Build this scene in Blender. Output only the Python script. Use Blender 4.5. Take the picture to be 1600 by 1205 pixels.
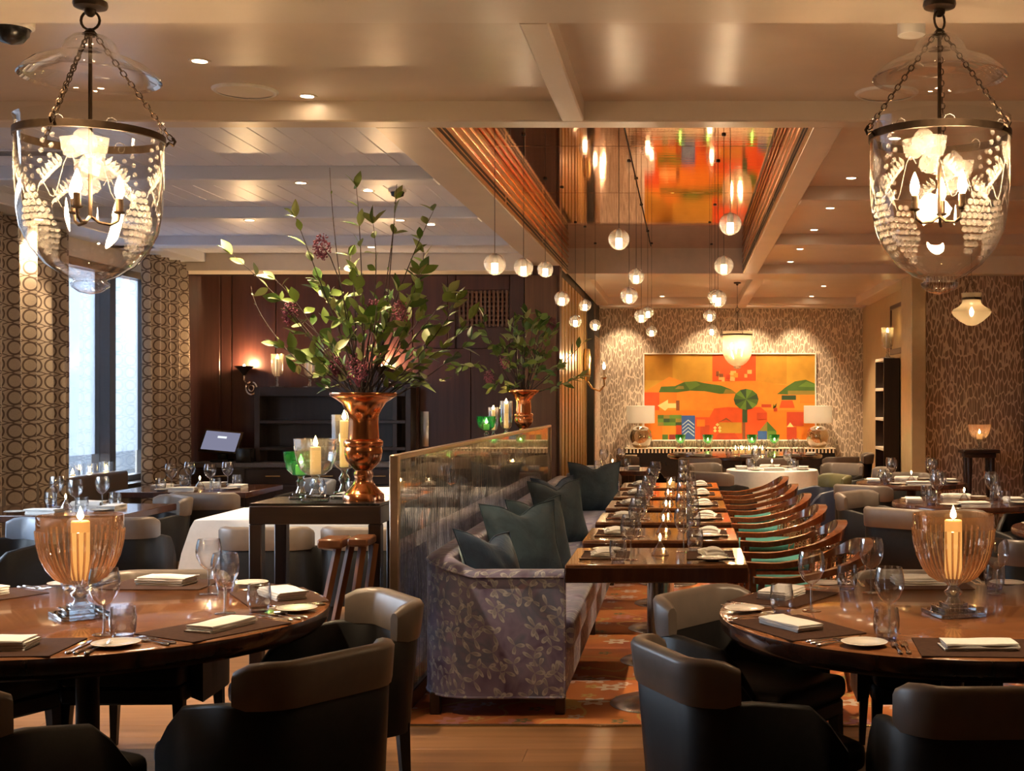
import bpy, bmesh, math, random
from mathutils import Vector, Matrix, Euler
for o in list(bpy.data.objects): bpy.data.objects.remove(o)
S = bpy.context.scene
COL = S.collection
PI = math.pi
RND = random.Random(11)
F, CX, CY, HC = 2000.0, 1070.0, 622.0, 1.55
def X(px, d): return (px - CX) * d / F
def Z(py, d): return HC - (py - CY) * d / F

# ------------------------------------------------------------------ camera
cd = bpy.data.cameras.new('camera'); cam = bpy.data.objects.new('camera', cd); COL.objects.link(cam)
cam.location = (0, 0, HC); cam.rotation_euler = (PI / 2, 0, 0)
cd.sensor_fit = 'HORIZONTAL'; cd.sensor_width = 36; cd.lens = F / 1600 * 36
cd.shift_x = -(CX - 800) / 1600; cd.shift_y = (CY - 602.5) / 1600
cd.clip_start = 0.05; cd.clip_end = 200
S.camera = cam

# ------------------------------------------------------------------ world, exposure
w = bpy.data.worlds.new('world'); S.world = w; w.use_nodes = True
w.node_tree.nodes['Background'].inputs[0].default_value = (0.74, 0.86, 1.0, 1)
w.node_tree.nodes['Background'].inputs[1].default_value = 4.0
S.view_settings.view_transform = 'Standard'; S.view_settings.look = 'None'
S.view_settings.gamma = 1; S.view_settings.use_curve_mapping = False
S.view_settings.exposure = 1.88
cy = S.cycles
cy.max_bounces = 8; cy.diffuse_bounces = 4; cy.glossy_bounces = 4; cy.transmission_bounces = 6
cy.transparent_max_bounces = 40
cy.caustics_reflective = False; cy.caustics_refractive = False
cy.sample_clamp_indirect = 3.0; cy.sample_clamp_direct = 0
cy.blur_glossy = 0.1
cy.use_denoising = True
WARM = (1.0, 0.71, 0.42)
WARM2 = (1.0, 0.62, 0.30)

# daylight that comes in through the street windows (window openings are in wall_left)
WIN = [(11.45, 13.62), (5.2, 9.2)]
for a, b in WIN:
    ld = bpy.data.lights.new('window_daylight', 'AREA'); lo = bpy.data.objects.new('window_daylight', ld); COL.objects.link(lo)
    ld.shape = 'RECTANGLE'; ld.size = b - a; ld.size_y = 2.5
    lo.location = (-5.75, (a + b) / 2, 1.5); lo.rotation_euler = (0, -PI / 2, 0)
    ld.cycles.is_portal = True

# ------------------------------------------------------------------ mesh helpers
class MB:
    def __init__(s): s.v = []; s.f = []; s.m = []
    def add(s, vs, fs, mi=0):
        b = len(s.v); s.v += [tuple(p) for p in vs]; s.f += [tuple(i + b for i in f) for f in fs]; s.m += [mi] * len(fs); return s
    def box(s, a, b, mi=0):
        x0, y0, z0 = a; x1, y1, z1 = b
        return s.add([(x0,y0,z0),(x1,y0,z0),(x1,y1,z0),(x0,y1,z0),(x0,y0,z1),(x1,y0,z1),(x1,y1,z1),(x0,y1,z1)],
                     [(3,2,1,0),(4,5,6,7),(0,1,5,4),(1,2,6,5),(2,3,7,6),(3,0,4,7)], mi)
    def rbox(s, a, b, r=.01, seg=2, mi=0, mat=None):
        bm = bmesh.new(); bmesh.ops.create_cube(bm, size=1)
        for v in bm.verts: v.co = Vector([(a[i] + b[i]) / 2 + v.co[i] * (b[i] - a[i]) for i in range(3)])
        r = min(r, .49 * min(abs(b[i] - a[i]) for i in range(3)))
        bmesh.ops.bevel(bm, geom=bm.edges[:], offset=r, segments=seg, profile=.5, affect='EDGES')
        if mat is not None: bmesh.ops.transform(bm, matrix=mat, verts=bm.verts)
        bm.verts.index_update()
        s.add([v.co[:] for v in bm.verts], [[v.index for v in f.verts] for f in bm.faces], mi); bm.free(); return s
    def tube(s, pts, r=.01, n=8, closed=False, cap=True, mi=0, sx=1.0):
        pts = [Vector(p) for p in pts]; N = len(pts)
        rs = r if isinstance(r, (list, tuple)) else [r] * N
        up = None; vs = []; fs = []
        for i, p in enumerate(pts):
            if closed: t = pts[(i + 1) % N] - pts[i - 1]
            else: t = pts[min(i + 1, N - 1)] - pts[max(i - 1, 0)]
            t = t.normalized() if t.length > 1e-9 else Vector((0, 0, 1))
            if up is None:
                up = Vector((0, 0, 1)) if abs(t.z) < .9 else Vector((1, 0, 0))
            a = t.cross(up); a = a.normalized() if a.length > 1e-6 else Vector((1, 0, 0)).cross(t).normalized()
            bb = a.cross(t).normalized(); up = bb
            for k in range(n):
                q = 2 * PI * k / n
                vs.append(p + a * math.cos(q) * rs[i] * sx + bb * math.sin(q) * rs[i])
        M = N if closed else N - 1
        for i in range(M):
            for k in range(n):
                j = (i + 1) % N
                fs.append((i*n+k, i*n+(k+1) % n, j*n+(k+1) % n, j*n+k))
        if cap and not closed:
            fs.append(tuple(range(n))[::-1]); fs.append(tuple(range((N-1)*n, N*n)))
        return s.add(vs, fs, mi)
    def lathe(s, prof, n=24, c=(0,0,0), mi=0, rib=0, ribn=0, capb=False, capt=False):
        vs = []; fs = []; P = len(prof)
        for (r, z) in prof:
            for k in range(n):
                q = 2 * PI * k / n
                rr = r * (1 + rib * math.cos(ribn * q)) if rib else r
                vs.append((c[0] + rr * math.cos(q), c[1] + rr * math.sin(q), c[2] + z))
        for i in range(P - 1):
            for k in range(n):
                fs.append((i*n+k, i*n+(k+1) % n, (i+1)*n+(k+1) % n, (i+1)*n+k))
        if capb: fs.append(tuple(range(n))[::-1])
        if capt: fs.append(tuple(range((P-1)*n, P*n)))
        return s.add(vs, fs, mi)
    def prism(s, poly, z0, z1, mi=0):
        n = len(poly)
        vs = [(x, y, z0) for x, y in poly] + [(x, y, z1) for x, y in poly]
        fs = [tuple(range(n))[::-1], tuple(range(n, 2*n))] + [(i, (i+1) % n, n+(i+1) % n, n+i) for i in range(n)]
        return s.add(vs, fs, mi)
    def strip(s, rows, closed_u=False, mi=0):
        vs = [p for r in rows for p in r]; n = len(rows[0]); fs = []
        for i in range(len(rows) - 1):
            for k in range(n if closed_u else n - 1):
                fs.append((i*n+k, i*n+(k+1) % n, (i+1)*n+(k+1) % n, (i+1)*n+k))
        return s.add(vs, fs, mi)
    def mesh(s, name, mats, smooth=True, ang=38):
        me = bpy.data.meshes.new(name); me.from_pydata(s.v, [], s.f)
        mats = mats if isinstance(mats, (list, tuple)) else [mats]
        for m in mats: me.materials.append(MAT[m] if isinstance(m, str) else m)
        if len(mats) > 1: me.polygons.foreach_set('material_index', s.m)
        if smooth:
            me.polygons.foreach_set('use_smooth', [True] * len(me.polygons))
            me.set_sharp_from_angle(angle=math.radians(ang))
        me.update(); return me
    def build(s, name, mats, parent=None, smooth=True, ang=38, loc=None):
        return put(name, s.mesh(name, mats, smooth, ang), parent, loc)

def put(name, me, parent=None, loc=None, rot=None, scale=None):
    o = bpy.data.objects.new(name, me); COL.objects.link(o)
    if parent is not None: o.parent = parent
    if loc is not None: o.location = loc
    if rot is not None: o.rotation_euler = rot
    if scale is not None: o.scale = scale
    return o
def tag(o, label, cat, group=None):
    o['label'] = label; o['category'] = cat
    if group: o['group'] = group
    return o
def thing(name, label, cat, loc=(0,0,0), rz=0, group=None):
    o = put(name, None, None, loc, (0, 0, rz)); o.empty_display_size = .05
    return tag(o, label, cat, group)
def struct(o): o['kind'] = 'structure'; return o
def kids(o): return [c for c in COL.objects if c.parent is o]
PROTO = {}
def proto(key, parts):
    """parts: list of (name, mesh, sub) with sub a list of (name, mesh)"""
    PROTO[key] = parts
def inst(key, name, label, cat, loc, rz=0, group=None, scale=None):
    """one individual of a kind: an Empty at its base with copies of its parts (shared mesh data)"""
    parts = PROTO[key]
    if len(parts) == 1 and not parts[0][2]:
        o = put(name, parts[0][1], None, loc, (0, 0, rz), scale); return tag(o, label, cat, group)
    t = thing(name, label, cat, loc, rz, group)
    if scale: t.scale = scale
    for nm, me, sub in parts:
        p = put(nm, me, t)
        if nm.startswith('etched') or nm == 'ribbing': p['kind'] = 'stuff'
        for snm, sme in sub: put(snm, sme, p)
    return t

# ------------------------------------------------------------------ materials
MAT = {}
def nt(name):
    m = bpy.data.materials.new(name); m.use_nodes = True; MAT[name] = m
    n = m.node_tree.nodes; return m, n, m.node_tree.links, n['Principled BSDF'], n['Material Output']
def rgba(c): return (c[0], c[1], c[2], 1)
def sset(b, k, v):
    if k in b.inputs: b.inputs[k].default_value = v
def coords(n, l, scale=(1,1,1), out='Object', rot=(0,0,0)):
    tc = n.new('ShaderNodeTexCoord'); mp = n.new('ShaderNodeMapping')
    mp.inputs['Scale'].default_value = scale; mp.inputs['Rotation'].default_value = rot
    l.new(tc.outputs[out], mp.inputs[0]); return mp.outputs[0]
def noise(n, l, vec, scale=5, detail=3, rough=.5, dist=0):
    t = n.new('ShaderNodeTexNoise'); t.inputs['Scale'].default_value = scale; t.inputs['Detail'].default_value = detail
    t.inputs['Roughness'].default_value = rough; t.inputs['Distortion'].default_value = dist
    l.new(vec, t.inputs['Vector']); return t
def ramp(n, l, fac, stops, interp='LINEAR'):
    r = n.new('ShaderNodeValToRGB'); r.color_ramp.interpolation = interp
    e = r.color_ramp.elements
    while len(e) < len(stops): e.new(.5)
    for i, (p, c) in enumerate(stops):
        e[i].position = p; e[i].color = rgba(c) if not isinstance(c, (int, float)) else (c, c, c, 1)
    l.new(fac, r.inputs[0]); return r.outputs[0]
def mth(n, l, op, a, b=None, c=None, clamp=False):
    t = n.new('ShaderNodeMath'); t.operation = op; t.use_clamp = clamp
    for i, q in enumerate((a, b, c)):
        if q is None: continue
        if isinstance(q, (int, float)): t.inputs[i].default_value = q
        else: l.new(q, t.inputs[i])
    return t.outputs[0]
def mixc(n, l, fac, a, b, mode='MIX'):
    t = n.new('ShaderNodeMix'); t.data_type = 'RGBA'; t.blend_type = mode
    for i, q in ((0, fac), (6, a), (7, b)):
        if isinstance(q, (int, float)): t.inputs[i].default_value = q
        elif isinstance(q, tuple): t.inputs[i].default_value = rgba(q)
        else: l.new(q, t.inputs[i])
    return t.outputs[2]
def bump(n, l, b, h, strength=.2, dist=.01):
    t = n.new('ShaderNodeBump'); t.inputs['Strength'].default_value = strength; t.inputs['Distance'].default_value = dist
    l.new(h, t.inputs['Height']); l.new(t.outputs[0], b.inputs['Normal'])

def plain(name, col, rough=.5, metal=0, var=.12, scale=8, bmp=0, coat=0, sheen=0, spec=.5, trans=0):
    m, n, l, b, o = nt(name)
    v = coords(n, l); t = noise(n, l, v, scale, 3)
    c = ramp(n, l, t.outputs[0], [(.3, tuple(x * (1 - var) for x in col)), (.7, tuple(min(1, x * (1 + var)) for x in col))])
    l.new(c, b.inputs['Base Color']); sset(b, 'Roughness', rough); sset(b, 'Metallic', metal)
    sset(b, 'Coat Weight', coat); sset(b, 'Coat Roughness', .08); sset(b, 'Sheen Weight', sheen); sset(b, 'Specular IOR Level', spec)
    if bmp: bump(n, l, b, noise(n, l, v, scale * 12, 2).outputs[0], bmp, .004)
    return m
def wood(name, c1, c2, rough=.35, axis=0, scale=1.0, coat=0, rnd=0.0, spec=.5):
    m, n, l, b, o = nt(name)
    sc = [22, 22, 22]; sc[axis] = 1.2
    v = coords(n, l, tuple(x * scale for x in sc))
    t = noise(n, l, v, 1.0, 5, .6, .6)
    c = ramp(n, l, t.outputs[0], [(.3, c1), (.7, c2)])
    if rnd:
        oi = n.new('ShaderNodeObjectInfo')
        f = mth(n, l, 'MULTIPLY_ADD', oi.outputs['Random'], rnd, 1 - rnd / 2)
        cc = n.new('ShaderNodeCombineColor')
        for k in range(3): l.new(f, cc.inputs[k])
        c = mixc(n, l, 1.0, c, cc.outputs[0], 'MULTIPLY')
    l.new(c, b.inputs['Base Color']); sset(b, 'Roughness', rough); sset(b, 'Coat Weight', coat); sset(b, 'Coat Roughness', .06)
    sset(b, 'Specular IOR Level', spec)
    bump(n, l, b, t.outputs[0], .06, .003)
    return m
def emit(name, col, s):
    m = bpy.data.materials.new(name); m.use_nodes = True; MAT[name] = m
    n = m.node_tree.nodes; n.clear(); e = n.new('ShaderNodeEmission'); o = n.new('ShaderNodeOutputMaterial')
    e.inputs[0].default_value = rgba(col); e.inputs[1].default_value = s
    m.node_tree.links.new(e.outputs[0], o.inputs[0]); return m
def glass(name, tint=(1,1,1), edge=(.75,.78,.82), refl=1.0, base=.05, rough=.0, pw=2.2, milk=0.0, milkc=None):
    """thin clear glass: straight-through transmission with a reflection that grows towards grazing angles"""
    m = bpy.data.materials.new(name); m.use_nodes = True; MAT[name] = m
    n = m.node_tree.nodes; l = m.node_tree.links; n.clear(); o = n.new('ShaderNodeOutputMaterial')
    lw = n.new('ShaderNodeLayerWeight'); lw.inputs[0].default_value = .5
    p = mth(n, l, 'POWER', lw.outputs['Facing'], pw)
    f = mth(n, l, 'MULTIPLY_ADD', p, .75 * refl, base, True)
    tr = n.new('ShaderNodeBsdfTransparent'); l.new(mixc(n, l, p, tint, edge), tr.inputs[0])
    g = n.new('ShaderNodeBsdfGlossy'); g.inputs['Roughness'].default_value = rough; g.inputs[0].default_value = (1,1,1,1)
    mx = n.new('ShaderNodeMixShader'); l.new(f, mx.inputs[0]); l.new(tr.outputs[0], mx.inputs[1]); l.new(g.outputs[0], mx.inputs[2])
    out = mx.outputs[0]
    if milk:
        tl = n.new('ShaderNodeBsdfTranslucent'); tl.inputs[0].default_value = rgba(milkc or tint); df = n.new('ShaderNodeBsdfDiffuse'); df.inputs[0].default_value = rgba(milkc or tint)
        a = n.new('ShaderNodeMixShader'); a.inputs[0].default_value = .35; l.new(tl.outputs[0], a.inputs[1]); l.new(df.outputs[0], a.inputs[2])
        m3 = n.new('ShaderNodeMixShader'); m3.inputs[0].default_value = milk; l.new(out, m3.inputs[1]); l.new(a.outputs[0], m3.inputs[2]); out = m3.outputs[0]
    l.new(out, o.inputs[0]); return m

plain('ceiling_paint', (.62, .50, .40), .28, 0, .05, 3)
plain('beam_paint', (.66, .56, .47), .30, 0, .04, 3)
plain('white_board', (.70, .72, .82), .32, 0, .03, 4)  # white paint, lavender cast of the daylight mixed into its colour
plain('white_beam', (.66, .69, .78), .35, 0, .03, 3)  # same daylight cast in the colour of the white beams
plain('cream_trim', (.72, .64, .54), .4, 0, .03)
plain('bronze_paint', (.62, .42, .20), .30, .55, .10, 20)
plain('black', (.008, .008, .008), .5)
plain('well_paint', (.70, .50, .38), .35, 0, .05)
plain('dark_metal', (.07, .05, .035), .35, .8, .2, 30)
plain('bronze_metal', (.075, .048, .030), .45, .9, .2, 30)
plain('steel', (.62, .62, .63), .22, 1, .05)
plain('silver', (.86, .84, .82), .10, 1, .05)
plain('screen_bronze', (.48, .37, .27), .32, .9, .06, 20)
plain('gold_metal', (.80, .56, .26), .25, 1, .08, 20)
plain('white_plastic', (.75, .73, .70), .4)
wood('wall_wood', (.040, .014, .013), (.076, .028, .022), .30, 2, .7, 0, .25)
wood('wall_wood_mid', (.10, .045, .022), (.17, .08, .04), .33, 2, .7)
wood('dark_wood', (.018, .010, .008), (.036, .019, .014), .33, 0)
wood('dark_wood_v', (.018, .010, .008), (.036, .019, .014), .33, 2)
wood('floor_wood', (.17, .082, .036), (.33, .17, .078), .30, 0, .5, 0, .35)
wood('chair_wood', (.10, .032, .014), (.20, .065, .026), .20, 0, 1, .5)
wood('tray_wood', (.16, .065, .03), (.26, .11, .05), .3, 2)
wood('small_table_wood', (.15, .068, .030), (.27, .125, .055), .12, 1, .8, .8)
wood('rim_wood', (.035, .013, .008), (.085, .03, .015), .2, 2, .6, .5)
plain('leather_dark', (.0075, .0068, .0072), .45, 0, .2, 40, .08, spec=.3)
plain('leather_taupe', (.155, .125, .105), .38, 0, .06, 20, .05)
plain('linen', (.80, .77, .72), .8, 0, .03, 30, .1)
plain('napkin', (.78, .76, .73), .8, 0, .03, 60, .15)
plain('china', (.82, .79, .72), .12, 0, .02, 3, 0, .5)
plain('placemat', (.060, .030, .020), .85, 0, .15, 60, .2, spec=.12)
plain('wax', (.86, .62, .30), .5, 0, .05, 10); sset(MAT['wax'].node_tree.nodes['Principled BSDF'], 'Emission Color', (1,.55,.15,1)); sset(MAT['wax'].node_tree.nodes['Principled BSDF'], 'Emission Strength', .2)  # flame glow put into the whole candle body as weak emission
plain('wax_white', (.84, .80, .70), .5, 0, .03, 10)
plain('copper', (.86, .36, .16), .17, 1, .12, 6)
emit('flame', (1, .62, .22), 40)
emit('bulb', (1, .67, .35), 140)
emit('globe_bulb', (1, .72, .43), 28)
emit('downlight_glow', (1, .74, .46), 14)
emit('lamp_glow', (1, .70, .38), 25)
emit('shade_bulb', (1, .74, .48), 14)
glass('clear_glass', (.97,.98,.99), (.36,.38,.44), 1.1, .085, 0, 1.9)
glass('lantern_glass', (.985,.985,.985), (.60,.57,.54), 1.0, .05, 0, 2.0)
glass('pane_glass', (.93,.95,.97), (.8,.84,.88), 1.0, .06, .02)
glass('green_glass', (.14,.62,.28), (.03,.30,.12), .9, .08, 0, 2.2, .10, (.05,.45,.22))
glass('blue_foot', (.74,.79,.97), (.28,.32,.62), 1.1, .12)
glass('thick_glass', (.84,.88,.88), (.34,.40,.42), 1.2, .16, 0, 1.6)
glass('amber_glass', (.99,.88,.80), (.62,.42,.32), 1.0, .07, 0, 1.6, .045, (.95,.62,.38))
glass('bowl_glass', (.96,.97,.97), (.40,.41,.44), 1.2, .12, 0, 1.4, .05, (.95,.93,.9))
glass('cut_glass', (.97,.97,.96), (.5,.48,.46), 1.1, .10, 0, 1.6, .14, (.95,.9,.8))
glass('glow_glass', (.97,.93,.85), (.6,.5,.36), 1.0, .06, 0, 1.8, .28, (.98,.85,.6))
# ------------------------------------------------------------------ surface materials of the room
def wallpaper(name, ground, line, sx=10., sz=3.6, width=.085):
    m, n, l, b, o = nt(name)
    v = coords(n, l, (sx, sx, sz))
    d = noise(n, l, v, .55, 2)
    vv = mixc(n, l, .9, v, d.outputs['Color'], 'ADD')
    t = n.new('ShaderNodeTexVoronoi'); t.feature = 'DISTANCE_TO_EDGE'; t.inputs['Scale'].default_value = 1.0; l.new(vv, t.inputs['Vector'])
    big = noise(n, l, coords(n, l, (1,1,.7)), 1.5, 2)
    wd = mth(n, l, 'MULTIPLY_ADD', big.outputs[0], .08, width - .03)
    k = mth(n, l, 'LESS_THAN', t.outputs['Distance'], wd)
    l.new(mixc(n, l, k, ground, line), b.inputs['Base Color'])
    l.new(mth(n, l, 'MULTIPLY_ADD', k, -.25, .6), b.inputs['Roughness'])
    bump(n, l, b, k, .3, .003)
wallpaper('wallpaper_brown', (.25, .175, .125), (.64, .52, .40), 27., 7.2, .072)
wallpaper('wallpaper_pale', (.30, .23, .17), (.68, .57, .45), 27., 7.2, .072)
plain('gold_paint', (.50, .38, .21), .35, .2, .06, 10)

def carpet_mat():
    m, n, l, b, o = nt('carpet')
    v = coords(n, l, (1, 1, 1))
    big = noise(n, l, v, 2.2, 2, .5)
    base = ramp(n, l, big.outputs[0], [(.32, (.36, .07, .012)), (.5, (.60, .165, .02)), (.7, (.66, .22, .03))])
    # winding stems
    wv = n.new('ShaderNodeTexNoise'); wv.inputs['Scale'].default_value = 1.7; wv.inputs['Detail'].default_value = 1; l.new(v, wv.inputs['Vector'])
    q = mth(n, l, 'ABSOLUTE', mth(n, l, 'SUBTRACT', wv.outputs[0], .5))
    stem = mth(n, l, 'LESS_THAN', q, .008)
    base = mixc(n, l, stem, base, (.62, .36, .08))
    # flowers: polar petals round voronoi points
    def flowers(base, sc, rad, petals, cols, seed, keep):
        vt = n.new('ShaderNodeTexVoronoi'); vt.voronoi_dimensions = '2D'; vt.inputs['Scale'].default_value = sc; vt.inputs['Randomness'].default_value = .55
        mp = n.new('ShaderNodeMapping'); mp.inputs['Location'].default_value = (seed, seed * 1.7, 0); l.new(v, mp.inputs[0]); l.new(mp.outputs[0], vt.inputs['Vector'])
        sub = n.new('ShaderNodeVectorMath'); sub.operation = 'SUBTRACT'; l.new(mp.outputs[0], sub.inputs[0]); l.new(vt.outputs['Position'], sub.inputs[1])
        sp = n.new('ShaderNodeSeparateXYZ'); l.new(sub.outputs[0], sp.inputs[0])
        an = mth(n, l, 'ARCTAN2', sp.outputs[1], sp.outputs[0])
        cs = mth(n, l, 'COSINE', mth(n, l, 'MULTIPLY', an, petals))
        r = mth(n, l, 'SQRT', mth(n, l, 'ADD', mth(n, l, 'MULTIPLY', sp.outputs[0], sp.outputs[0]), mth(n, l, 'MULTIPLY', sp.outputs[1], sp.outputs[1])))
        lim = mth(n, l, 'MULTIPLY_ADD', cs, rad * .22, rad * .78)
        sc2 = n.new('ShaderNodeSeparateColor'); l.new(vt.outputs['Color'], sc2.inputs[0])
        on = mth(n, l, 'MULTIPLY', mth(n, l, 'LESS_THAN', r, lim), mth(n, l, 'LESS_THAN', sc2.outputs[0], keep))
        fc = ramp(n, l, sc2.outputs[1], [(0, cols[0]), (.35, cols[1]), (.7, cols[2])], 'CONSTANT')
        base = mixc(n, l, on, base, fc)
        core = mth(n, l, 'MULTIPLY', mth(n, l, 'LESS_THAN', r, rad * .28), mth(n, l, 'LESS_THAN', sc2.outputs[0], keep))
        return mixc(n, l, core, base, (.55, .20, .05))
    base = flowers(base, 3.1, .085, 6, [(.72, .52, .46), (.62, .24, .24), (.78, .62, .50)], 3.1, .75)
    base = flowers(base, 4.3, .045, 5, [(.16, .16, .05), (.60, .42, .12), (.70, .55, .50)], 9.4, .8)
    base = flowers(base, 1.7, .12, 9, [(.66, .54, .56), (.10, .07, .12), (.70, .42, .36)], 21.3, .45)
    l.new(base, b.inputs['Base Color']); sset(b, 'Roughness', .95); sset(b, 'Sheen Weight', .3)
    bump(n, l, b, noise(n, l, v, 300, 2).outputs[0], .4, .004)
carpet_mat()

def curtain_mat():
    m, n, l, b, o = nt('curtain_cloth')
    tc = n.new('ShaderNodeUVMap'); tc.uv_map = 'UVMap'
    sp = n.new('ShaderNodeSeparateXYZ'); l.new(tc.outputs[0], sp.inputs[0])
    u = mth(n, l, 'SUBTRACT', mth(n, l, 'FRACT', mth(n, l, 'MULTIPLY', sp.outputs[0], 1 / .135)), .5)
    col = mth(n, l, 'FLOOR', mth(n, l, 'MULTIPLY', sp.outputs[0], 1 / .135))
    z = mth(n, l, 'SUBTRACT', mth(n, l, 'FRACT', mth(n, l, 'MULTIPLY', sp.outputs[1], 1 / .135)), .5)
    r = mth(n, l, 'SQRT', mth(n, l, 'ADD', mth(n, l, 'MULTIPLY', u, u), mth(n, l, 'MULTIPLY', z, z)))
    ring = mth(n, l, 'LESS_THAN', mth(n, l, 'ABSOLUTE', mth(n, l, 'SUBTRACT', r, .40)), .055)
    # an s-shaped band that links the rings
    sw = mth(n, l, 'SINE', mth(n, l, 'MULTIPLY', u, 2 * PI))
    z2 = mth(n, l, 'SUBTRACT', mth(n, l, 'ABSOLUTE', z), .44)
    band = mth(n, l, 'LESS_THAN', mth(n, l, 'ABSOLUTE', mth(n, l, 'MULTIPLY_ADD', sw, .06, z2)), .03)
    k = mth(n, l, 'MAXIMUM', ring, band)
    gr = noise(n, l, coords(n, l, (1, 1, 1)), 90, 2)
    g2 = mixc(n, l, gr.outputs[0], (.46, .38, .29), (.62, .52, .40))
    l.new(mixc(n, l, k, g2, (.13, .085, .06)), b.inputs['Base Color']); sset(b, 'Roughness', .6); sset(b, 'Sheen Weight', .2)
    bump(n, l, b, k, .25, .003)
curtain_mat()

def antique_mat():
    m, n, l, b, o = nt('antique_mirror')
    n.remove(b)
    v = coords(n, l, (1, 26, 5)); v2 = coords(n, l, (1, 60, 3.2))
    sp = noise(n, l, v, 1.0, 4, .65, .4); s2 = noise(n, l, v2, 1.0, 2, .5, .2)
    dark = ramp(n, l, sp.outputs[0], [(.50, 0), (.56, 1)]); dark2 = ramp(n, l, s2.outputs[0], [(.56, 0), (.62, 1)])
    k = mth(n, l, 'MAXIMUM', dark, dark2)
    tr = n.new('ShaderNodeBsdfTransparent'); tr.inputs[0].default_value = (.92, .92, .94, 1)
    g = n.new('ShaderNodeBsdfGlossy'); g.inputs['Roughness'].default_value = .02; g.inputs[0].default_value = (.95, .92, .88, 1)
    mx = n.new('ShaderNodeMixShader'); mx.inputs[0].default_value = .50; l.new(tr.outputs[0], mx.inputs[1]); l.new(g.outputs[0], mx.inputs[2])
    d = n.new('ShaderNodeBsdfPrincipled'); d.inputs['Base Color'].default_value = (.06, .05, .045, 1); d.inputs['Roughness'].default_value = .2
    s3 = noise(n, l, coords(n, l, (1, 45, 2.2)), 1.3, 3, .6, .3); k3 = ramp(n, l, s3.outputs[0], [(.54, 0), (.62, 1)])
    d.inputs['Metallic'].default_value = .0; l.new(mixc(n, l, k3, (.05, .042, .036), (.42, .40, .38)), d.inputs['Base Color'])
    k = mth(n, l, 'MAXIMUM', k, k3)
    m2 = n.new('ShaderNodeMixShader'); l.new(mth(n, l, 'MULTIPLY', k, .74), m2.inputs[0]); l.new(mx.outputs[0], m2.inputs[1]); l.new(d.outputs[0], m2.inputs[2])
    l.new(m2.outputs[0], o.inputs[0])
antique_mat()

def copper_panel_mat():
    m, n, l, b, o = nt('copper_mirror')
    v = coords(n, l, (4, 40, 1)); t = noise(n, l, v, 1.2, 4, .65)
    c = ramp(n, l, t.outputs[0], [(.3, (.50, .20, .07)), (.75, (.78, .36, .15))])
    l.new(c, b.inputs['Base Color']); sset(b, 'Metallic', 1); sset(b, 'Roughness', .05)
    bump(n, l, b, noise(n, l, coords(n, l, (2, 14, 1)), 1.5, 2).outputs[0], .012, .02)
copper_panel_mat()

# ------------------------------------------------------------------ floor, carpet
ZS, ZP, ZW = 3.03, 3.14, 3.335
XL, XR, YB, YF = -5.65, 4.6, 21.2, -3.0
fl = MB(); fl.box((XL, YF, -.10), (XR + 1.4, YB + .3, -.02)); floor = struct(fl.build('floor', 'dark_wood'))
pm = {}
def plank(x0, x1, y0, y1, m='floor_wood'):
    k = (round(x1 - x0, 3), round(y1 - y0, 3))
    if k not in pm:
        pm[k] = MB().rbox((-k[0]/2 + .0008, -k[1]/2 + .0008, -.021), (k[0]/2 - .0008, k[1]/2 - .0008, 0), .0012, 1).mesh('plank', m, False)
    put('plank', pm[k], floor, ((x0 + x1) / 2, (y0 + y1) / 2, 0))
def plank_area(xa, xb, ya, yb, wd, ln):
    nr = round((yb - ya) / wd)
    for r in range(nr):
        x = xa - (r * .37 % 1) * ln
        while x < xb - 1e-6:
            a, b2 = max(x, xa), min(x + ln, xb)
            if b2 - a > .05: plank(round(a, 3), round(b2, 3), ya + r * wd, ya + (r + 1) * wd)
            x += ln
plank_area(-4.2, 4.2, 3.65, 6.05, .20, 2.1)
plank_area(XL, -1.38, 6.05, 14.25, .41, 2.6)
sub = MB(); sub.box((2.53, 14.39, -.02), (5.8, YB, .0)); sub.build('floor_area', 'dark_wood', floor)
sub = MB(); sub.box((XL, YF, -.02), (XR, 3.65, -.001)); sub.build('floor_area', 'floor_wood', floor)
sub = MB(); sub.box((4.2, 3.65, -.02), (XR, 6.05, -.001)); sub.box((XL, 3.65, -.02), (-4.2, 6.05, -.001)); sub.build('floor_area', 'floor_wood', floor)
c = MB(); c.box((-1.36, 6.06, -.02), (XR - .01, 14.39, .004)); c.box((-1.36, 14.39, -.02), (2.53, YB - .01, .004)); tag(c.build('carpet', 'carpet', None, False), 'orange floral patterned carpet under the banquette tables', 'carpet')
c = MB(); c.rbox((-1.40, 6.03, -.02), (XR, 6.06, .007), .003); struct(c.build('trim_1', 'gold_metal'))

# ------------------------------------------------------------------ ceiling
ce = MB()
ce.box((XL, YF, ZP), (XR + 1.4, 7.01, ZP + .1)); ce.box((XL, 15.26, ZP), (XR + 1.4, YB + .3, ZP + .1))
ce.box((XL, 7.01, ZP), (-1.40, 15.26, ZP + .1)); ce.box((.70, 7.01, ZP), (XR + 1.4, 15.26, ZP + .1))
ceiling = struct(ce.build('ceiling', 'ceiling_paint', None, False))
def beam(x0, x1, y0, y1, m='beam_paint', z0=ZS):
    MB().rbox((x0, y0, z0), (x1, y1, ZP + .02), .008, 1).build('beam', m, ceiling, False)
beam(XL, XR, 4.50, 5.06); beam(XL, XR, 6.85, 7.01)
beam(-.66, -.54, 5.06, 6.85); beam(-.66, -.54, -3, 4.5)
beam(XL, XR, 1.6, 2.1); beam(XL, XR, -1.2, -.7)
for y in (8.68, 10.53, 12.42): beam(XL, -1.70, y, y + .24, 'white_beam')
beam(-1.70, -1.40, 7.01, 15.26)
beam(.70, .87, 7.01, 15.26)
for y in (9.6, 12.4): beam(.87, XR, y, y + .22)
beam(-1.40, XR + .6, 15.26, 16.0)
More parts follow.
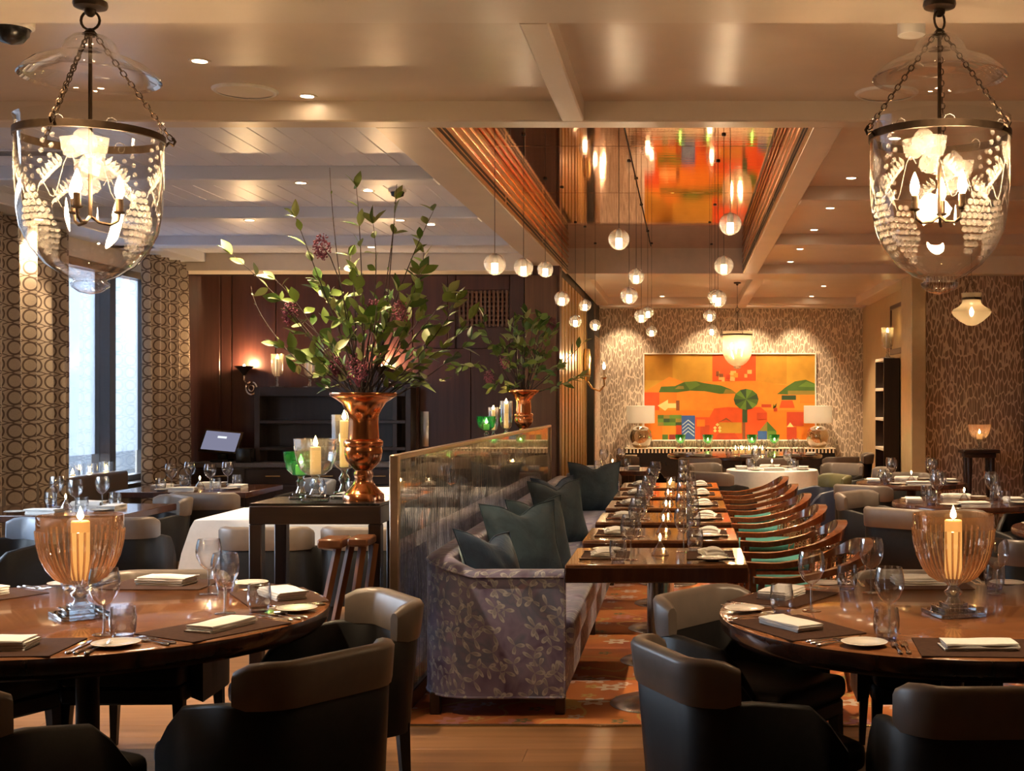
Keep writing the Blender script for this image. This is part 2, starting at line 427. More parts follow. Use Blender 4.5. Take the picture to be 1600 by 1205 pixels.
beam(-1.40, 2.95, 20.2, 20.45); beam(.84, 1.0, 16.0, 20.2); beam(-1.4, 2.95, 20.85, 21.2); beam(.84, 1.0, 20.45, 20.85)
beam(-1.4, -1.2, 16.0, 20.2); beam(2.7, 2.95, 16.0, 20.2)
beam(XL, -5.2, 7.01, 14.0, 'white_beam'); beam(XL, -1.70, 13.9, 14.3, 'cream_trim', 2.93)
beam(2.6, XR, 14.35, 14.6, 'cream_trim', 2.94)
bb = MB().rbox((-.0765, -.82, 0), (.0765, .82, .02), .004, 1).mesh('ceiling_board', 'white_board', False)
for y0, y1 in ((7.01, 8.68), (8.92, 10.53), (10.77, 12.42), (12.66, 13.9)):
    x = -5.2
    while x < -1.70:
        wd = min(.156, -1.70 - x)
        put('ceiling_board', bb, ceiling, (x + wd / 2, (y0 + y1) / 2, ZP - .016), None, (wd / .156, (y1 - y0) / 1.65, 1)); x += .156
# the copper-lined well
for (a, b2) in (((-1.41, 7.012, ZS + .004), (-1.392, 15.25, ZW + .1)), ((.692, 7.012, ZS + .004), (.71, 15.25, ZW + .1))):
    MB().box(a, b2).build('well_side', 'bronze_paint', ceiling, False)
MB().box((-1.40, 15.245, ZS + .003), (.70, 15.27, ZW + .1)).build('well_side', 'well_paint', ceiling, False)
MB().box((-1.40, 6.99, ZS + .003), (.70, 7.022, ZW + .1)).build('well_side', 'well_paint', ceiling, False)
for z in (ZS + .035, ZS + .070):
    for y0, y1 in ((7.05, 9.9), (10.0, 12.5), (12.6, 15.2)):
        MB().box((-1.394, y0, z), (-1.388, y1, z + .018)).build('air_slot', 'black', ceiling, False)
        MB().box((.688, y0, z), (.694, y1, z + .018)).build('air_slot', 'black', ceiling, False)
for z in (ZS + .12, ZS + .19, ZS + .255):
    MB().rbox((-1.394, 7.02, z), (-1.380, 15.24, z + .022), .004, 1).build('copper_strip', 'copper', ceiling, False)
    MB().rbox((.680, 7.02, z), (.694, 15.24, z + .022), .004, 1).build('copper_strip', 'copper', ceiling, False)
for xa, xb in ((-1.40, -.40), (-.40, .70)):
    for k in range(4):
        ya = 7.01 + k * 2.0625
        MB().rbox((xa + .004, ya + .004, ZW), (xb - .004, ya + 2.0585, ZW + .02), .003, 1).build('copper_panel', 'copper_mirror', ceiling, False)
MB().box((-1.415, 7.0, ZW + .02), (.715, 15.28, ZW + .05)).build('panel_backing', 'black', ceiling, False)

# ------------------------------------------------------------------ walls
def blind():
    m, n, l, b, o = nt('blind_cloth'); n.remove(b)
    tr = n.new('ShaderNodeBsdfTransparent'); tl = n.new('ShaderNodeBsdfTranslucent'); tl.inputs[0].default_value = (.58, .60, .64, 1)
    nz = noise(n, l, coords(n, l, (1, 1, 2)), 1.5, 2); mx = n.new('ShaderNodeMixShader')
    l.new(mth(n, l, 'MULTIPLY_ADD', nz.outputs[0], .10, .88), mx.inputs[0]); l.new(tr.outputs[0], mx.inputs[1]); l.new(tl.outputs[0], mx.inputs[2]); l.new(mx.outputs[0], o.inputs[0])
blind()
wl = MB()
ys = [YF] + [q for a, b2 in sorted(WIN) for q in (a, b2)] + [14.6]
for i in range(0, len(ys), 2): wl.box((XL - .2, ys[i], -.1), (XL, ys[i + 1], ZP))
for a, b2 in WIN: wl.box((XL - .2, a, -.1), (XL, b2, .70)); wl.box((XL - .2, a, 2.86), (XL, b2, ZP))
wall_left = struct(wl.build('wall_left', 'cream_trim', None, False))
for i, (a, b2) in enumerate(WIN):
    wn = struct(put('window_%d' % (i + 1), None, None, (XL - .10, a, 0)))
    W = b2 - a
    fr = MB(); fr.box((-.06, 0, .70), (.06, .05, 2.86)); fr.box((-.06, W - .05, .70), (.06, W, 2.86)); fr.box((-.06, .05, 2.79), (.06, W - .05, 2.86)); fr.box((-.06, .05, .70), (.06, W - .05, .76))
    fr.build('window_frame', 'dark_wood_v', wn, False)
    m0 = 1.13 if i == 0 else W * .47
    MB().box((-.08, m0, .76), (.10, m0 + .13, 2.79)).build('mullion', 'dark_wood_v', wn, False)
    MB().box((-.004, .05, .76), (.004, m0, 2.79)).build('pane', 'pane_glass', wn, False)
    MB().box((-.004, m0 + .13, .76), (.004, W - .05, 2.79)).build('pane', 'pane_glass', wn, False)
    if i == 0:
        MB().box((-.05, .06, 1.0), (-.047, m0, 2.79)).build('roller_blind', 'blind_cloth', wn, False); MB().box((-.05, m0 + .13, 1.0), (-.047, W - .06, 2.79)).build('roller_blind', 'blind_cloth', wn, False)
    MB().box((-.10, -.02, .66), (.26, W + .02, .70)).build('window_sill', 'dark_wood', wn, False)
# street seen through the windows: pavement and the pale building across it
plain('street_paving', (.05, .055, .06), .8); plain('pale_stone', (.11, .12, .135), .8, 0, .05, 1)
st = MB(); st.box((-16, -8, -.6), (-5.86, 60, -.5)); tag(st.build('pavement', 'street_paving', None, False), 'grey pavement outside the street windows', 'pavement')
bl = thing('building', 'pale stone building across the street outside the window', 'building', (-16, 8, -.5))
MB().box((-1, -14, 0), (0, 52, 4.0)).build('wall', 'pale_stone', bl, False)
for z in (1.9, 3.7): MB().box((0, -14, z), (.25, 52, z + .2)).build('ledge', 'street_paving', bl, False)

wb = MB(); wb.box((XL - .2, 14.32, -.1), (-1.40, 14.55, ZP)); wall_back_left = struct(wb.build('wall_back_left', 'wall_wood', None, False))
def wpanel(p0, p1, z0, z1, m='wall_wood', name='panel', dep=.02):
    x0, x1 = X(p0, 14.3), X(p1, 14.3)
    me = MB().rbox((x0 + .004, -dep, z0), (x1 - .004, .02, z1), .006, 1)
    return me.build(name, m, wall_back_left, False, loc=(0, 14.32, 0))
for p0, p1 in ((278, 344), (362, 431), (431, 530), (530, 645)): wpanel(p0, p1, .1, 2.92)
wpanel(344, 362, .1, 2.92, dep=.008)
wpanel(645, 700, 2.10, 2.92); wpanel(700, 712, 2.1, 2.92, dep=.035); wpanel(712, 797, 2.10, 2.34); wpanel(712, 797, 2.76, 2.92); wpanel(797, 820, 2.1, 2.92, dep=.035)
wpanel(820, 870, 0, 2.92, 'wall_wood_mid', 'pillar_panel', .05)
wpanel(645, 656, 0, 2.1, dep=.05); wpanel(808, 820, 0, 2.1, dep=.05)
lat = MB()
x0, x1 = X(714, 14.3), X(795, 14.3)
for k in range(12): xx = x0 + (x1 - x0) * (k + .5) / 12; lat.box((xx - .012, -.012, 2.35), (xx + .012, 0, 2.75))
for k in range(8): zz = 2.36 + k * .052; lat.box((x0, -.008, zz), (x1, 0, zz + .016))
lat.box((x0, 0, 2.35), (x1, .01, 2.75)); lat.build('lattice_grille', 'wall_wood_mid', wall_back_left, False, loc=(0, 14.32, 0))
dr = struct(put('door_1', None, None, (0, 14.315, 0)))
xm = X(736, 14.3)
MB().rbox((X(656, 14.3), -.03, .01), (xm - .003, .0, 2.1), .005, 1).build('door_leaf', 'wall_wood', dr, False)
MB().rbox((xm + .003, -.03, .01), (X(808, 14.3), .0, 2.1), .005, 1).build('door_leaf', 'wall_wood', dr, False)
MB().rbox((X(658, 14.3), -.05, Z(698, 14.3)), (X(671, 14.3), -.03, Z(643, 14.3)), .004).build('push_plate', 'steel', dr)

# slatted wall of the back room
ws = MB(); ws.box((-1.62, 14.55, -.1), (-1.42, YB, ZP)); wsl = struct(ws.build('wall_side', 'black', None, False))
y = 14.58
while y < 18.2:
    MB().rbox((-1.42, y, 0), (-1.395, y + .25, 2.93), .006, 1).build('slat', 'bronze_paint', wsl, False); y += .43
MB().rbox((-1.42, 18.3, 0), (-1.30, 18.55, 2.93), .006, 1).build('slat', 'black', wsl, False)
MB().rbox((-1.42, 18.7, 0), (-1.35, 20.4, 2.5), .006, 1).build('panel', 'wallpaper_pale', wsl, False)
MB().rbox((-1.35, 18.66, 0), (-1.32, 18.72, 2.5), .006, 1).build('panel_trim', 'gold_metal', wsl, False)

wbk = MB(); wbk.box((-1.42, YB, -.1), (3.2, YB + .2, ZP)); struct(wbk.build('wall_back', 'wallpaper_pale', None, False))
wr = MB(); wr.box((2.95, 16.6, -.1), (3.15, YB, ZP)); wr.box((2.95, 15.2, 2.06), (3.15, 16.6, ZP)); wbr = struct(wr.build('wall_back_right', 'gold_paint', None, False))
MB().rbox((2.93, 15.4, 2.16), (2.95, 18.3, 2.24), .005, 1).build('panel_moulding', 'wall_wood', wbr, False)
MB().rbox((2.93, 15.4, 2.80), (2.95, 18.3, 2.86), .005, 1).build('panel_moulding', 'wall_wood', wbr, False)
MB().rbox((2.93, 18.24, 2.24), (2.95, 18.3, 2.80), .005, 1).build('panel_moulding', 'wall_wood', wbr, False)
wq = MB(); wq.box((2.7, 14.6, -.1), (XR + 1.4, 14.8, ZP)); wall_right_back = struct(wq.build('wall_right_back', 'wallpaper_brown', None, False))
MB().rbox((2.55, 14.42, 0), (2.72, 15.1, 2.95), .01, 1).build('pilaster', 'gold_paint', wall_right_back, False)
MB().rbox((3.86, 14.5, 0), (3.97, 14.6, 2.9), .006, 1).build('post', 'dark_wood_v', wall_right_back, False)
q = MB(); q.box((4.6, YF, -.1), (4.8, 14.6, ZP)); struct(q.build('wall_right', 'wallpaper_brown', None, False))
q = MB(); q.box((XL, YF - .2, -.1), (XR, YF, ZP)); struct(q.build('wall_front', 'wallpaper_brown', None, False))
q = MB(); q.box((3.15, 21.0, -.1), (6, 21.2, ZP)); q.box((5.8, 14.8, -.1), (6, 21.2, ZP)); struct(q.build('wall_side_room', 'wall_wood', None, False))

# ------------------------------------------------------------------ downlights
LK = 1.5
def spot(loc, watts, blend=.6, ang=95, parent=None, col=WARM, aim=None):
    ld = bpy.data.lights.new('downlight_lamp', 'SPOT'); lo = bpy.data.objects.new('downlight_lamp', ld); COL.objects.link(lo)
    ld.energy = watts * LK; ld.color = col; ld.spot_size = math.radians(ang); ld.spot_blend = blend; ld.shadow_soft_size = .035
    lo.location = loc
    if aim is not None:
        lo.rotation_euler = (Vector(aim) - Vector(loc)).to_track_quat('-Z', 'Y').to_euler()
    if parent: lo.parent = parent
    return lo
dl_ring = MB().lathe([(.034, -.001), (.036, -.004), (.050, -.004), (.052, 0)], 20).mesh('trim_ring', 'cream_trim')
dl_disc = MB().lathe([(.0005, -.0015), (.034, -.0015)], 20).mesh('lens', 'downlight_glow')
DLN = [0]
def downlight(x, y, watts, where, z=ZP, aim=None, ang=95, emit_lens=True):
    t = thing('downlight', where, 'downlight', (x, y, z), 0, 'recessed ceiling downlights')
    put('trim_ring', dl_ring, t); put('lens', dl_disc, t)
    sp = spot((0, 0, -.012), watts, .7, ang, t, WARM)
    if aim is not None: sp.rotation_euler = (Vector(aim) - Vector((x, y, z))).to_track_quat('-Z', 'Y').to_euler()
    return t
def zd(py, z=ZP): return (z - HC) * F / (CY - py)
for px, py, nm in ((1330, 278, 'nearest'), (1297, 325, 'second'), (1272, 359, 'third'), (1250, 389, 'fourth'), (1235, 409, 'fifth')):
    d = zd(py); downlight(X(px, d), d, 60, nm + ' recessed downlight in the line right of the copper ceiling')
for px, py, nm in ((1398, 216, 'hidden behind the right lantern'), (1590, 410, 'at the right edge of the ceiling')):
    d = zd(py); downlight(X(px, d), d, 60, 'recessed downlight ' + nm)
for px, py, nm in ((1287, 447, 'right front'), (1268, 463, 'right rear'), (1035, 463, 'left')):
    d = zd(py); downlight(X(px, d), d, 70, nm + ' recessed downlight over the back dining room')
for px, aimx, nm in ((972, -.6, 'far left'), (1107, .45, 'middle left'), (1178, 1.2, 'middle right'), (1247, 1.9, 'far right')):
    d = 20.65; downlight(X(px, d), d, 32, nm + ' downlight in the row washing the painting wall', ZP, (X(px, d), 21.2, 1.4), 75)
d = zd(95); downlight(X(312, d), d, 60, 'recessed downlight beside the left glass lantern')
d = zd(150); downlight(X(480, d), d, 60, 'recessed downlight near the round speaker in the ceiling')
for px, y, nm in ((470, 8.80, 'nearest'), (390, 10.65, 'second'), (580, 12.54, 'farthest'), (625, 10.65, 'third')):
    downlight(X(px, y), y, 28, nm + ' downlight set in the white ceiling beams', ZS)
for px, py, nm in ((217, 408, 'left'), (280, 414, 'right'), (297, 417, 'corner')):
    y = (ZS - HC) * F / (CY - py); downlight(X(px, y), min(y, 13.8), 18, nm + ' small downlight over the window curtain', ZS, (-5.6, min(y, 13.8), 1.2), 60)
downlight(-5.35, 10.6, 25, 'small downlight over the near window curtain', ZS, (-5.55, 10.6, 1.4), 60)
for x, nm in ((-2.2, 'left'), (1.0, 'right')):
    downlight(x, 4.2, 50, 'recessed downlight over the ' + nm + ' round table, just beyond the picture top', ZP, (x, 4.75, .75), 62)
for x, y in ((-2.4, 9.7), (-2.3, 11.6)):
    downlight(x, y, 60, 'recessed downlight over the ' + ('nearer' if y < 10 else 'farther') + ' white-clothed table behind the screen', ZP - .018, (x, y - .5, .75), 75)
# ------------------------------------------------------------------ more materials
def leaf_fabric():
    m, n, l, b, o = nt('leaf_fabric')
    v = coords(n, l, (1, 1, 1))
    # one flat coordinate that works on every face of the sofa: x+y runs along, z up
    sp0 = n.new('ShaderNodeSeparateXYZ'); l.new(v, sp0.inputs[0])
    cb = n.new('ShaderNodeCombineXYZ'); l.new(mth(n, l, 'SUBTRACT', sp0.outputs[1], sp0.outputs[0]), cb.inputs[0])
    l.new(mth(n, l, 'ADD', sp0.outputs[2], mth(n, l, 'MULTIPLY', sp0.outputs[0], .31)), cb.inputs[1])
    bg = noise(n, l, v, 5, 3, .55, .6)
    base = ramp(n, l, bg.outputs[0], [(.30, (.05, .032, .11)), (.40, (.14, .12, .26)), (.50, (.205, .195, .37)), (.60, (.12, .15, .28)), (.70, (.23, .19, .32))])
    def leaves(base, sc, off, size):
        mp = n.new('ShaderNodeMapping'); mp.inputs['Location'].default_value = (off, off * .7, 0); l.new(cb.outputs[0], mp.inputs[0])
        vt = n.new('ShaderNodeTexVoronoi'); vt.voronoi_dimensions = '2D'; vt.inputs['Scale'].default_value = sc; vt.inputs['Randomness'].default_value = .8; l.new(mp.outputs[0], vt.inputs['Vector'])
        sub = n.new('ShaderNodeVectorMath'); sub.operation = 'SUBTRACT'; l.new(mp.outputs[0], sub.inputs[0]); l.new(vt.outputs['Position'], sub.inputs[1])
        sc2 = n.new('ShaderNodeSeparateColor'); l.new(vt.outputs['Color'], sc2.inputs[0])
        vr = n.new('ShaderNodeVectorRotate'); vr.rotation_type = 'Z_AXIS'; l.new(sub.outputs[0], vr.inputs['Vector']); l.new(mth(n, l, 'MULTIPLY', sc2.outputs[0], 6.28), vr.inputs['Angle'])
        s = n.new('ShaderNodeSeparateXYZ'); l.new(vr.outputs[0], s.inputs[0])
        an = mth(n, l, 'ARCTAN2', s.outputs[1], s.outputs[0])
        r = mth(n, l, 'SQRT', mth(n, l, 'ADD', mth(n, l, 'POWER', s.outputs[0], 2), mth(n, l, 'POWER', s.outputs[1], 2)))
        lim = mth(n, l, 'MULTIPLY', mth(n, l, 'MAXIMUM', mth(n, l, 'COSINE', mth(n, l, 'MULTIPLY', an, 3)), 0.02), size)
        q = mth(n, l, 'LESS_THAN', r, lim)
        q2 = mth(n, l, 'LESS_THAN', r, mth(n, l, 'MULTIPLY', lim, .72))
        base = mixc(n, l, q, base, (.43, .46, .54))
        return mixc(n, l, mth(n, l, 'MULTIPLY', q2, .75), base, (.22, .23, .33)), q
    base, q1 = leaves(base, 10, 0, .05)
    base, q2 = leaves(base, 8, 5.3, .055)
    l.new(base, b.inputs['Base Color']); sset(b, 'Roughness', .55); sset(b, 'Sheen Weight', .35)
    bump(n, l, b, mth(n, l, 'MAXIMUM', q1, q2), .4, .004)
leaf_fabric()
def velvet(name, col, c2):
    m, n, l, b, o = nt(name)
    v = coords(n, l); t = noise(n, l, v, 5, 3, .6, .8)
    l.new(ramp(n, l, t.outputs[0], [(.35, col), (.7, c2)]), b.inputs['Base Color'])
    sset(b, 'Roughness', .6); sset(b, 'Sheen Weight', .45); sset(b, 'Sheen Roughness', .35); b.inputs['Sheen Tint'].default_value = (.5, .66, .75, 1)
    bump(n, l, b, noise(n, l, v, 14, 2, .5, 1.).outputs[0], .2, .02)
velvet('velvet_teal', (.013, .034, .056), (.038, .080, .112))
velvet('velvet_blue', (.006, .026, .075), (.014, .055, .12))
velvet('velvet_seat', (.09, .07, .06), (.22, .18, .15))
plain('teal_seat', (.02, .16, .145), .8, 0, .15, 60, .2)
plain('leather_blue', (.018, .025, .055), .42, 0, .1, 20)
plain('leather_olive', (.12, .115, .055), .4, 0, .06, 20)
plain('leather_taupe_daylit', (.20, .225, .27), .38, 0, .05, 20)  # taupe leather with the window's blue daylight put into its colour

def round_wood():
    m, n, l, b, o = nt('round_table_wood')
    v = coords(n, l); sp = n.new('ShaderNodeSeparateXYZ'); l.new(v, sp.inputs[0])
    an = mth(n, l, 'ARCTAN2', sp.outputs[1], sp.outputs[0])
    sec = mth(n, l, 'FLOOR', mth(n, l, 'MULTIPLY', mth(n, l, 'ADD', an, .2), 8 / (2 * PI)))
    ang = mth(n, l, 'MULTIPLY', sec, 2 * PI / 8)
    vr = n.new('ShaderNodeVectorRotate'); vr.rotation_type = 'Z_AXIS'; vr.invert = True; l.new(v, vr.inputs['Vector']); l.new(ang, vr.inputs['Angle'])
    mp = n.new('ShaderNodeMapping'); mp.inputs['Scale'].default_value = (38, 1.4, 10); l.new(vr.outputs[0], mp.inputs[0])
    t = noise(n, l, mp.outputs[0], 1, 5, .6, .4)
    c = ramp(n, l, t.outputs[0], [(.3, (.16, .060, .022)), (.7, (.31, .125, .05))])
    wn = n.new('ShaderNodeTexWhiteNoise'); wn.noise_dimensions = '1D'; l.new(sec, wn.inputs['W'])
    f = mth(n, l, 'MULTIPLY_ADD', wn.outputs[0], .3, .85); cc = n.new('ShaderNodeCombineColor')
    for k in range(3): l.new(f, cc.inputs[k])
    l.new(mixc(n, l, 1., c, cc.outputs[0], 'MULTIPLY'), b.inputs['Base Color']); sset(b, 'Roughness', .16); sset(b, 'Coat Weight', .6); sset(b, 'Coat Roughness', .07)
round_wood()

def etch_mat():
    m = bpy.data.materials.new('etched_frost'); m.use_nodes = True; MAT['etched_frost'] = m
    n = m.node_tree.nodes; l = m.node_tree.links; n.clear(); o = n.new('ShaderNodeOutputMaterial')
    tr = n.new('ShaderNodeBsdfTransparent'); tl = n.new('ShaderNodeBsdfTranslucent'); tl.inputs[0].default_value = (.85, .80, .74, 1)
    df = n.new('ShaderNodeBsdfDiffuse'); df.inputs[0].default_value = (.8, .76, .72, 1)
    a = n.new('ShaderNodeMixShader'); a.inputs[0].default_value = .5; l.new(tl.outputs[0], a.inputs[1]); l.new(df.outputs[0], a.inputs[2])
    nz = noise(n, l, coords(n, l), 40, 2)
    f = mth(n, l, 'MULTIPLY_ADD', nz.outputs[0], .28, .14)
    mx = n.new('ShaderNodeMixShader'); l.new(f, mx.inputs[0]); l.new(tr.outputs[0], mx.inputs[1]); l.new(a.outputs[0], mx.inputs[2]); l.new(mx.outputs[0], o.inputs[0])
etch_mat()
def shade_mat():
    m = bpy.data.materials.new('shade_cloth'); m.use_nodes = True; MAT['shade_cloth'] = m
    n = m.node_tree.nodes; l = m.node_tree.links; n.clear(); o = n.new('ShaderNodeOutputMaterial')
    tl = n.new('ShaderNodeBsdfTranslucent'); tl.inputs[0].default_value = (.62, .60, .52, 1)
    df = n.new('ShaderNodeBsdfDiffuse'); df.inputs[0].default_value = (.60, .59, .53, 1)
    nz = noise(n, l, coords(n, l), 120, 1); mx = n.new('ShaderNodeMixShader')
    l.new(mth(n, l, 'MULTIPLY_ADD', nz.outputs[0], .3, .5), mx.inputs[0]); l.new(tl.outputs[0], mx.inputs[1]); l.new(df.outputs[0], mx.inputs[2]); l.new(mx.outputs[0], o.inputs[0])
shade_mat()
glass('globe_glass', (.95, .94, .92), (.42, .38, .38), 1.2, .10, 0, 2.0, .05, (1, .9, .75))
glass('gold_glass', (.55, .42, .24), (.30, .20, .08), 1.6, .35, .03, 2.0, .12, (.75, .52, .22))
plain('leaf_green', (.19, .29, .06), .45, 0, .45, 4); plain('leaf_dark', (.08, .17, .035), .4, 0, .35, 4); plain('leaf_pale', (.34, .40, .16), .45, 0, .3, 4)
plain('twig', (.045, .028, .022), .7, 0, .3, 20); plain('lilac', (.15, .028, .06), .7, 0, .4, 30); plain('lilac_pink', (.34, .10, .15), .7, 0, .4, 30)
plain('screen_dark', (.012, .012, .014), .25); emit('screen_glow', (.50, .50, .72), .12)
plain('granite', (.13, .12, .13), .3, 0, .5, 120)
plain('cane', (.30, .18, .08), .5, 0, .2, 40)
glass('rose_glass', (.95, .86, .84), (.60, .46, .44), 1.0, .07, 0, 2.0, .25, (.85, .6, .5))

# ------------------------------------------------------------------ tableware prototypes
def flame_mesh(h=.045, r=.010): return MB().lathe([(.0008, 0), (r * .7, h * .12), (r, h * .3), (r * .7, h * .55), (r * .3, h * .8), (.0006, h)], 10).mesh('flame', 'flame')
FLAME = flame_mesh(); FLAME_S = flame_mesh(.026, .006); FLAME_L = flame_mesh(.05, .012)
proto('wine_glass', [('bowl', MB().lathe([(.005, .098), (.018, .104), (.036, .122), (.048, .148), (.0515, .172), (.0495, .198), (.043, .224), (.042, .224), (.0485, .198), (.0505, .172)], 24).mesh('bowl', 'clear_glass'), []),
                     ('stem', MB().lathe([(.0065, .0055), (.0042, .02), (.0038, .06), (.0042, .09), (.007, .100)], 10).mesh('stem', 'thick_glass'), []),
                     ('foot', MB().lathe([(.0005, .006), (.010, .005), (.036, .002), (.0375, .001), (.036, 0), (.0005, 0)], 24).mesh('foot', 'clear_glass'), [])])
proto('tumbler', [('bowl', MB().lathe([(.031, .006), (.039, .02), (.0435, .045), (.0435, .07), (.039, .105), (.038, .105), (.0425, .07), (.0425, .045), (.038, .022)], 24).mesh('bowl', 'clear_glass'), []),
                  ('base', MB().lathe([(.0005, .014), (.030, .014), (.034, .010), (.031, 0), (.0005, 0)], 24).mesh('base', 'blue_foot'), [])])
proto('plate', [('plate', MB().lathe([(.0005, .004), (.040, .004), (.048, .007), (.074, .014), (.0755, .0155), (.073, .0165), (.046, .0095), (.0005, .0075)], 28).mesh('plate', 'china'), [])])
proto('charger', [('charger', MB().lathe([(.0005, .004), (.062, .004), (.075, .007), (.112, .015), (.114, .017), (.110, .018), (.072, .010), (.0005, .008)], 28).mesh('charger', 'china'), [])])
proto('placemat', [('placemat', MB().rbox((-.21, -.15, 0), (.21, .15, .004), .0015, 1).mesh('placemat', 'placemat', False), [])])
proto('placemat_small', [('placemat', MB().rbox((-.17, -.12, 0), (.17, .12, .003), .001, 1).mesh('placemat', 'placemat', False), [])])
def napkin_mesh(w=.115, d=.055, layers=3, h=.008, seed=1):
    r = random.Random(seed); m = MB()
    for k in range(layers):
        rows = []
        n = 9; dx = r.uniform(-.006, .006); dy = r.uniform(-.005, .005)
        for j in range(7):      # rounded-fold slab with slight waves
            a = j / 6
            row = []
            for i in range(n):
                u = i / (n - 1) * 2 - 1
                x = u * w + dx + (.004 if j in (0, 6) else 0) * (1 if u < 0 else -1) * abs(u)
                prof = [(-1, .0), (-1.0, .35), (-.96, .9), (0, 1.0), (.94, .92), (1, .5), (1, .02)][j]
                y = prof[0] * d + dy + .0015 * math.sin(u * 5 + k)
                z = k * h + prof[1] * h * .92 + .0012 * math.sin(u * 4 + k * 2 + a * 3) * prof[1]
                row.append((x, y, max(z, 0)))
            rows.append(row)
        b0 = len(m.v); m.strip(rows)
        for side in (0, n - 1):
            idx = [b0 + j * n + side for j in range(7)]
            m.f.append(tuple(idx)); m.m.append(0)
        m.f.append(tuple(b0 + i for i in range(n)) + tuple(b0 + 6 * n + i for i in reversed(range(n)))); m.m.append(0)
    return m
proto('napkin', [('napkin', napkin_mesh().mesh('napkin', 'napkin', True, 50), [])])
proto('napkin_fold', [('napkin', napkin_mesh(.11, .06, 4, .0085, 5).mesh('napkin', 'napkin', True, 50), [])])
def napkin_soft():
    m = MB(); r = random.Random(4)
    for k in range(3):
        rows = []
        a0 = .12 * k
        for j in range(6):
            row = []
            for i in range(8):
                u = i / 7 * 2 - 1; v = j / 5 * 2 - 1
                x = u * .105 * (1 - .2 * k) + .014 * k; y = v * .06 * (1 - .1 * k)
                z = .005 + .010 * k + .007 * math.sin(u * 2.6 + k + v) + .005 * (1 - v * v) * (1 + k * .5)
                row.append((x * math.cos(a0) - y * math.sin(a0), x * math.sin(a0) + y * math.cos(a0), max(z, .002) if k == 0 else z))
            rows.append(row)
        m.strip(rows)
        lo = [[(p[0] * .96, p[1] * .96, max(p[2] - .010, 0)) for p in row] for row in rows]
        m.strip([list(reversed(q)) for q in lo])
        for e in (0, -1): m.strip([rows[e], lo[e]])
        m.strip([[q[0] for q in rows], [q[0] for q in lo]]); m.strip([[q[-1] for q in rows], [q[-1] for q in lo]])
    return m
proto('napkin_soft', [('napkin', napkin_soft().mesh('napkin', 'napkin', True, 60), [])])
def utensil(kind):
    m = MB()
    # handle: flattened tapered tube, fiddle-shaped end
    m.tube([(0, -.10, .004), (0, -.092, .0045), (0, -.075, .0045), (0, -.05, .005), (0, -.02, .006), (0, .01, .0075)], [.004, .0085, .0075, .0048, .0034, .0034], 8, sx=1.0)
    m.v = [(x, y, .0045 + (z - .0045) * .5) for x, y, z in m.v]
    hd = MB()
    if kind == 'fork':
        hd.rbox((-.011, .01, .005), (.011, .045, .0075), .001, 1)
        for k in range(4):
            xx = -.0093 + k * .0062; hd.rbox((xx - .0013, .044, .0055), (xx + .0013, .092, .0075), .0006, 1)
    elif kind == 'knife':
        hd.prism([(-.008, .0), (.008, .0), (.009, .05), (.0075, .09), (.001, .112), (-.006, .09), (-.007, .04)], .003, .0055)
    else:
        rows = []
        for j in range(7):
            a = j / 6; wv = .020 * math.sin(PI * min(.98, .06 + a * .92)) ** .6; yy = .008 + a * .065
            rows.append([(math.cos(q) * wv, yy, .009 + .006 * abs(math.cos(q)) ** 2 - .004 + .0) for q in [PI * i / 8 for i in range(9)]])
        hd.strip(rows); hd.strip([[(p[0], p[1], p[2] - .002) for p in reversed(r)] for r in rows])
    return m.mesh('handle', 'silver'), hd.mesh('head', 'silver')
for k, hn in (('fork', 'tines'), ('knife', 'blade'), ('spoon', 'bowl')):
    a, b = utensil(k); proto(k, [('handle', a, []), (hn, b, [])])
# cone-shaped glass oil candle
proto('oil_candle', [('flask', MB().lathe([(.0005, 0), (.044, 0), (.046, .004), (.042, .012), (.010, .062), (.007, .068)], 24).mesh('flask', 'clear_glass'), []),
                     ('oil', MB().lathe([(.0005, .004), (.038, .004), (.030, .022), (.0005, .022)], 20).mesh('oil', 'amber_glass'), []),
                     ('wick_holder', MB().lathe([(.0078, .064), (.0085, .068), (.0085, .074), (.003, .077), (.002, .080), (.0005, .081)], 12).mesh('wick_holder', 'silver'), []),
                     ('flame', MB().lathe([(.0008, .080), (.0055, .084), (.007, .091), (.005, .099), (.002, .106), (.0006, .110)], 10).mesh('flame', 'flame'), [])])
proto('votive', [('jar', MB().lathe([(.0005, 0), (.04, 0), (.042, .003), (.042, .075), (.041, .075), (.041, .006)], 20).mesh('jar', 'clear_glass'), []),
                 ('wax', MB().lathe([(.0005, .006), (.039, .006), (.039, .03), (.0005, .031)], 16).mesh('wax', 'wax'), []),
                 ('flame', MB().lathe([(.0008, .034), (.0055, .038), (.007, .045), (.005, .053), (.0006, .064)], 10).mesh('flame', 'flame'), [])])
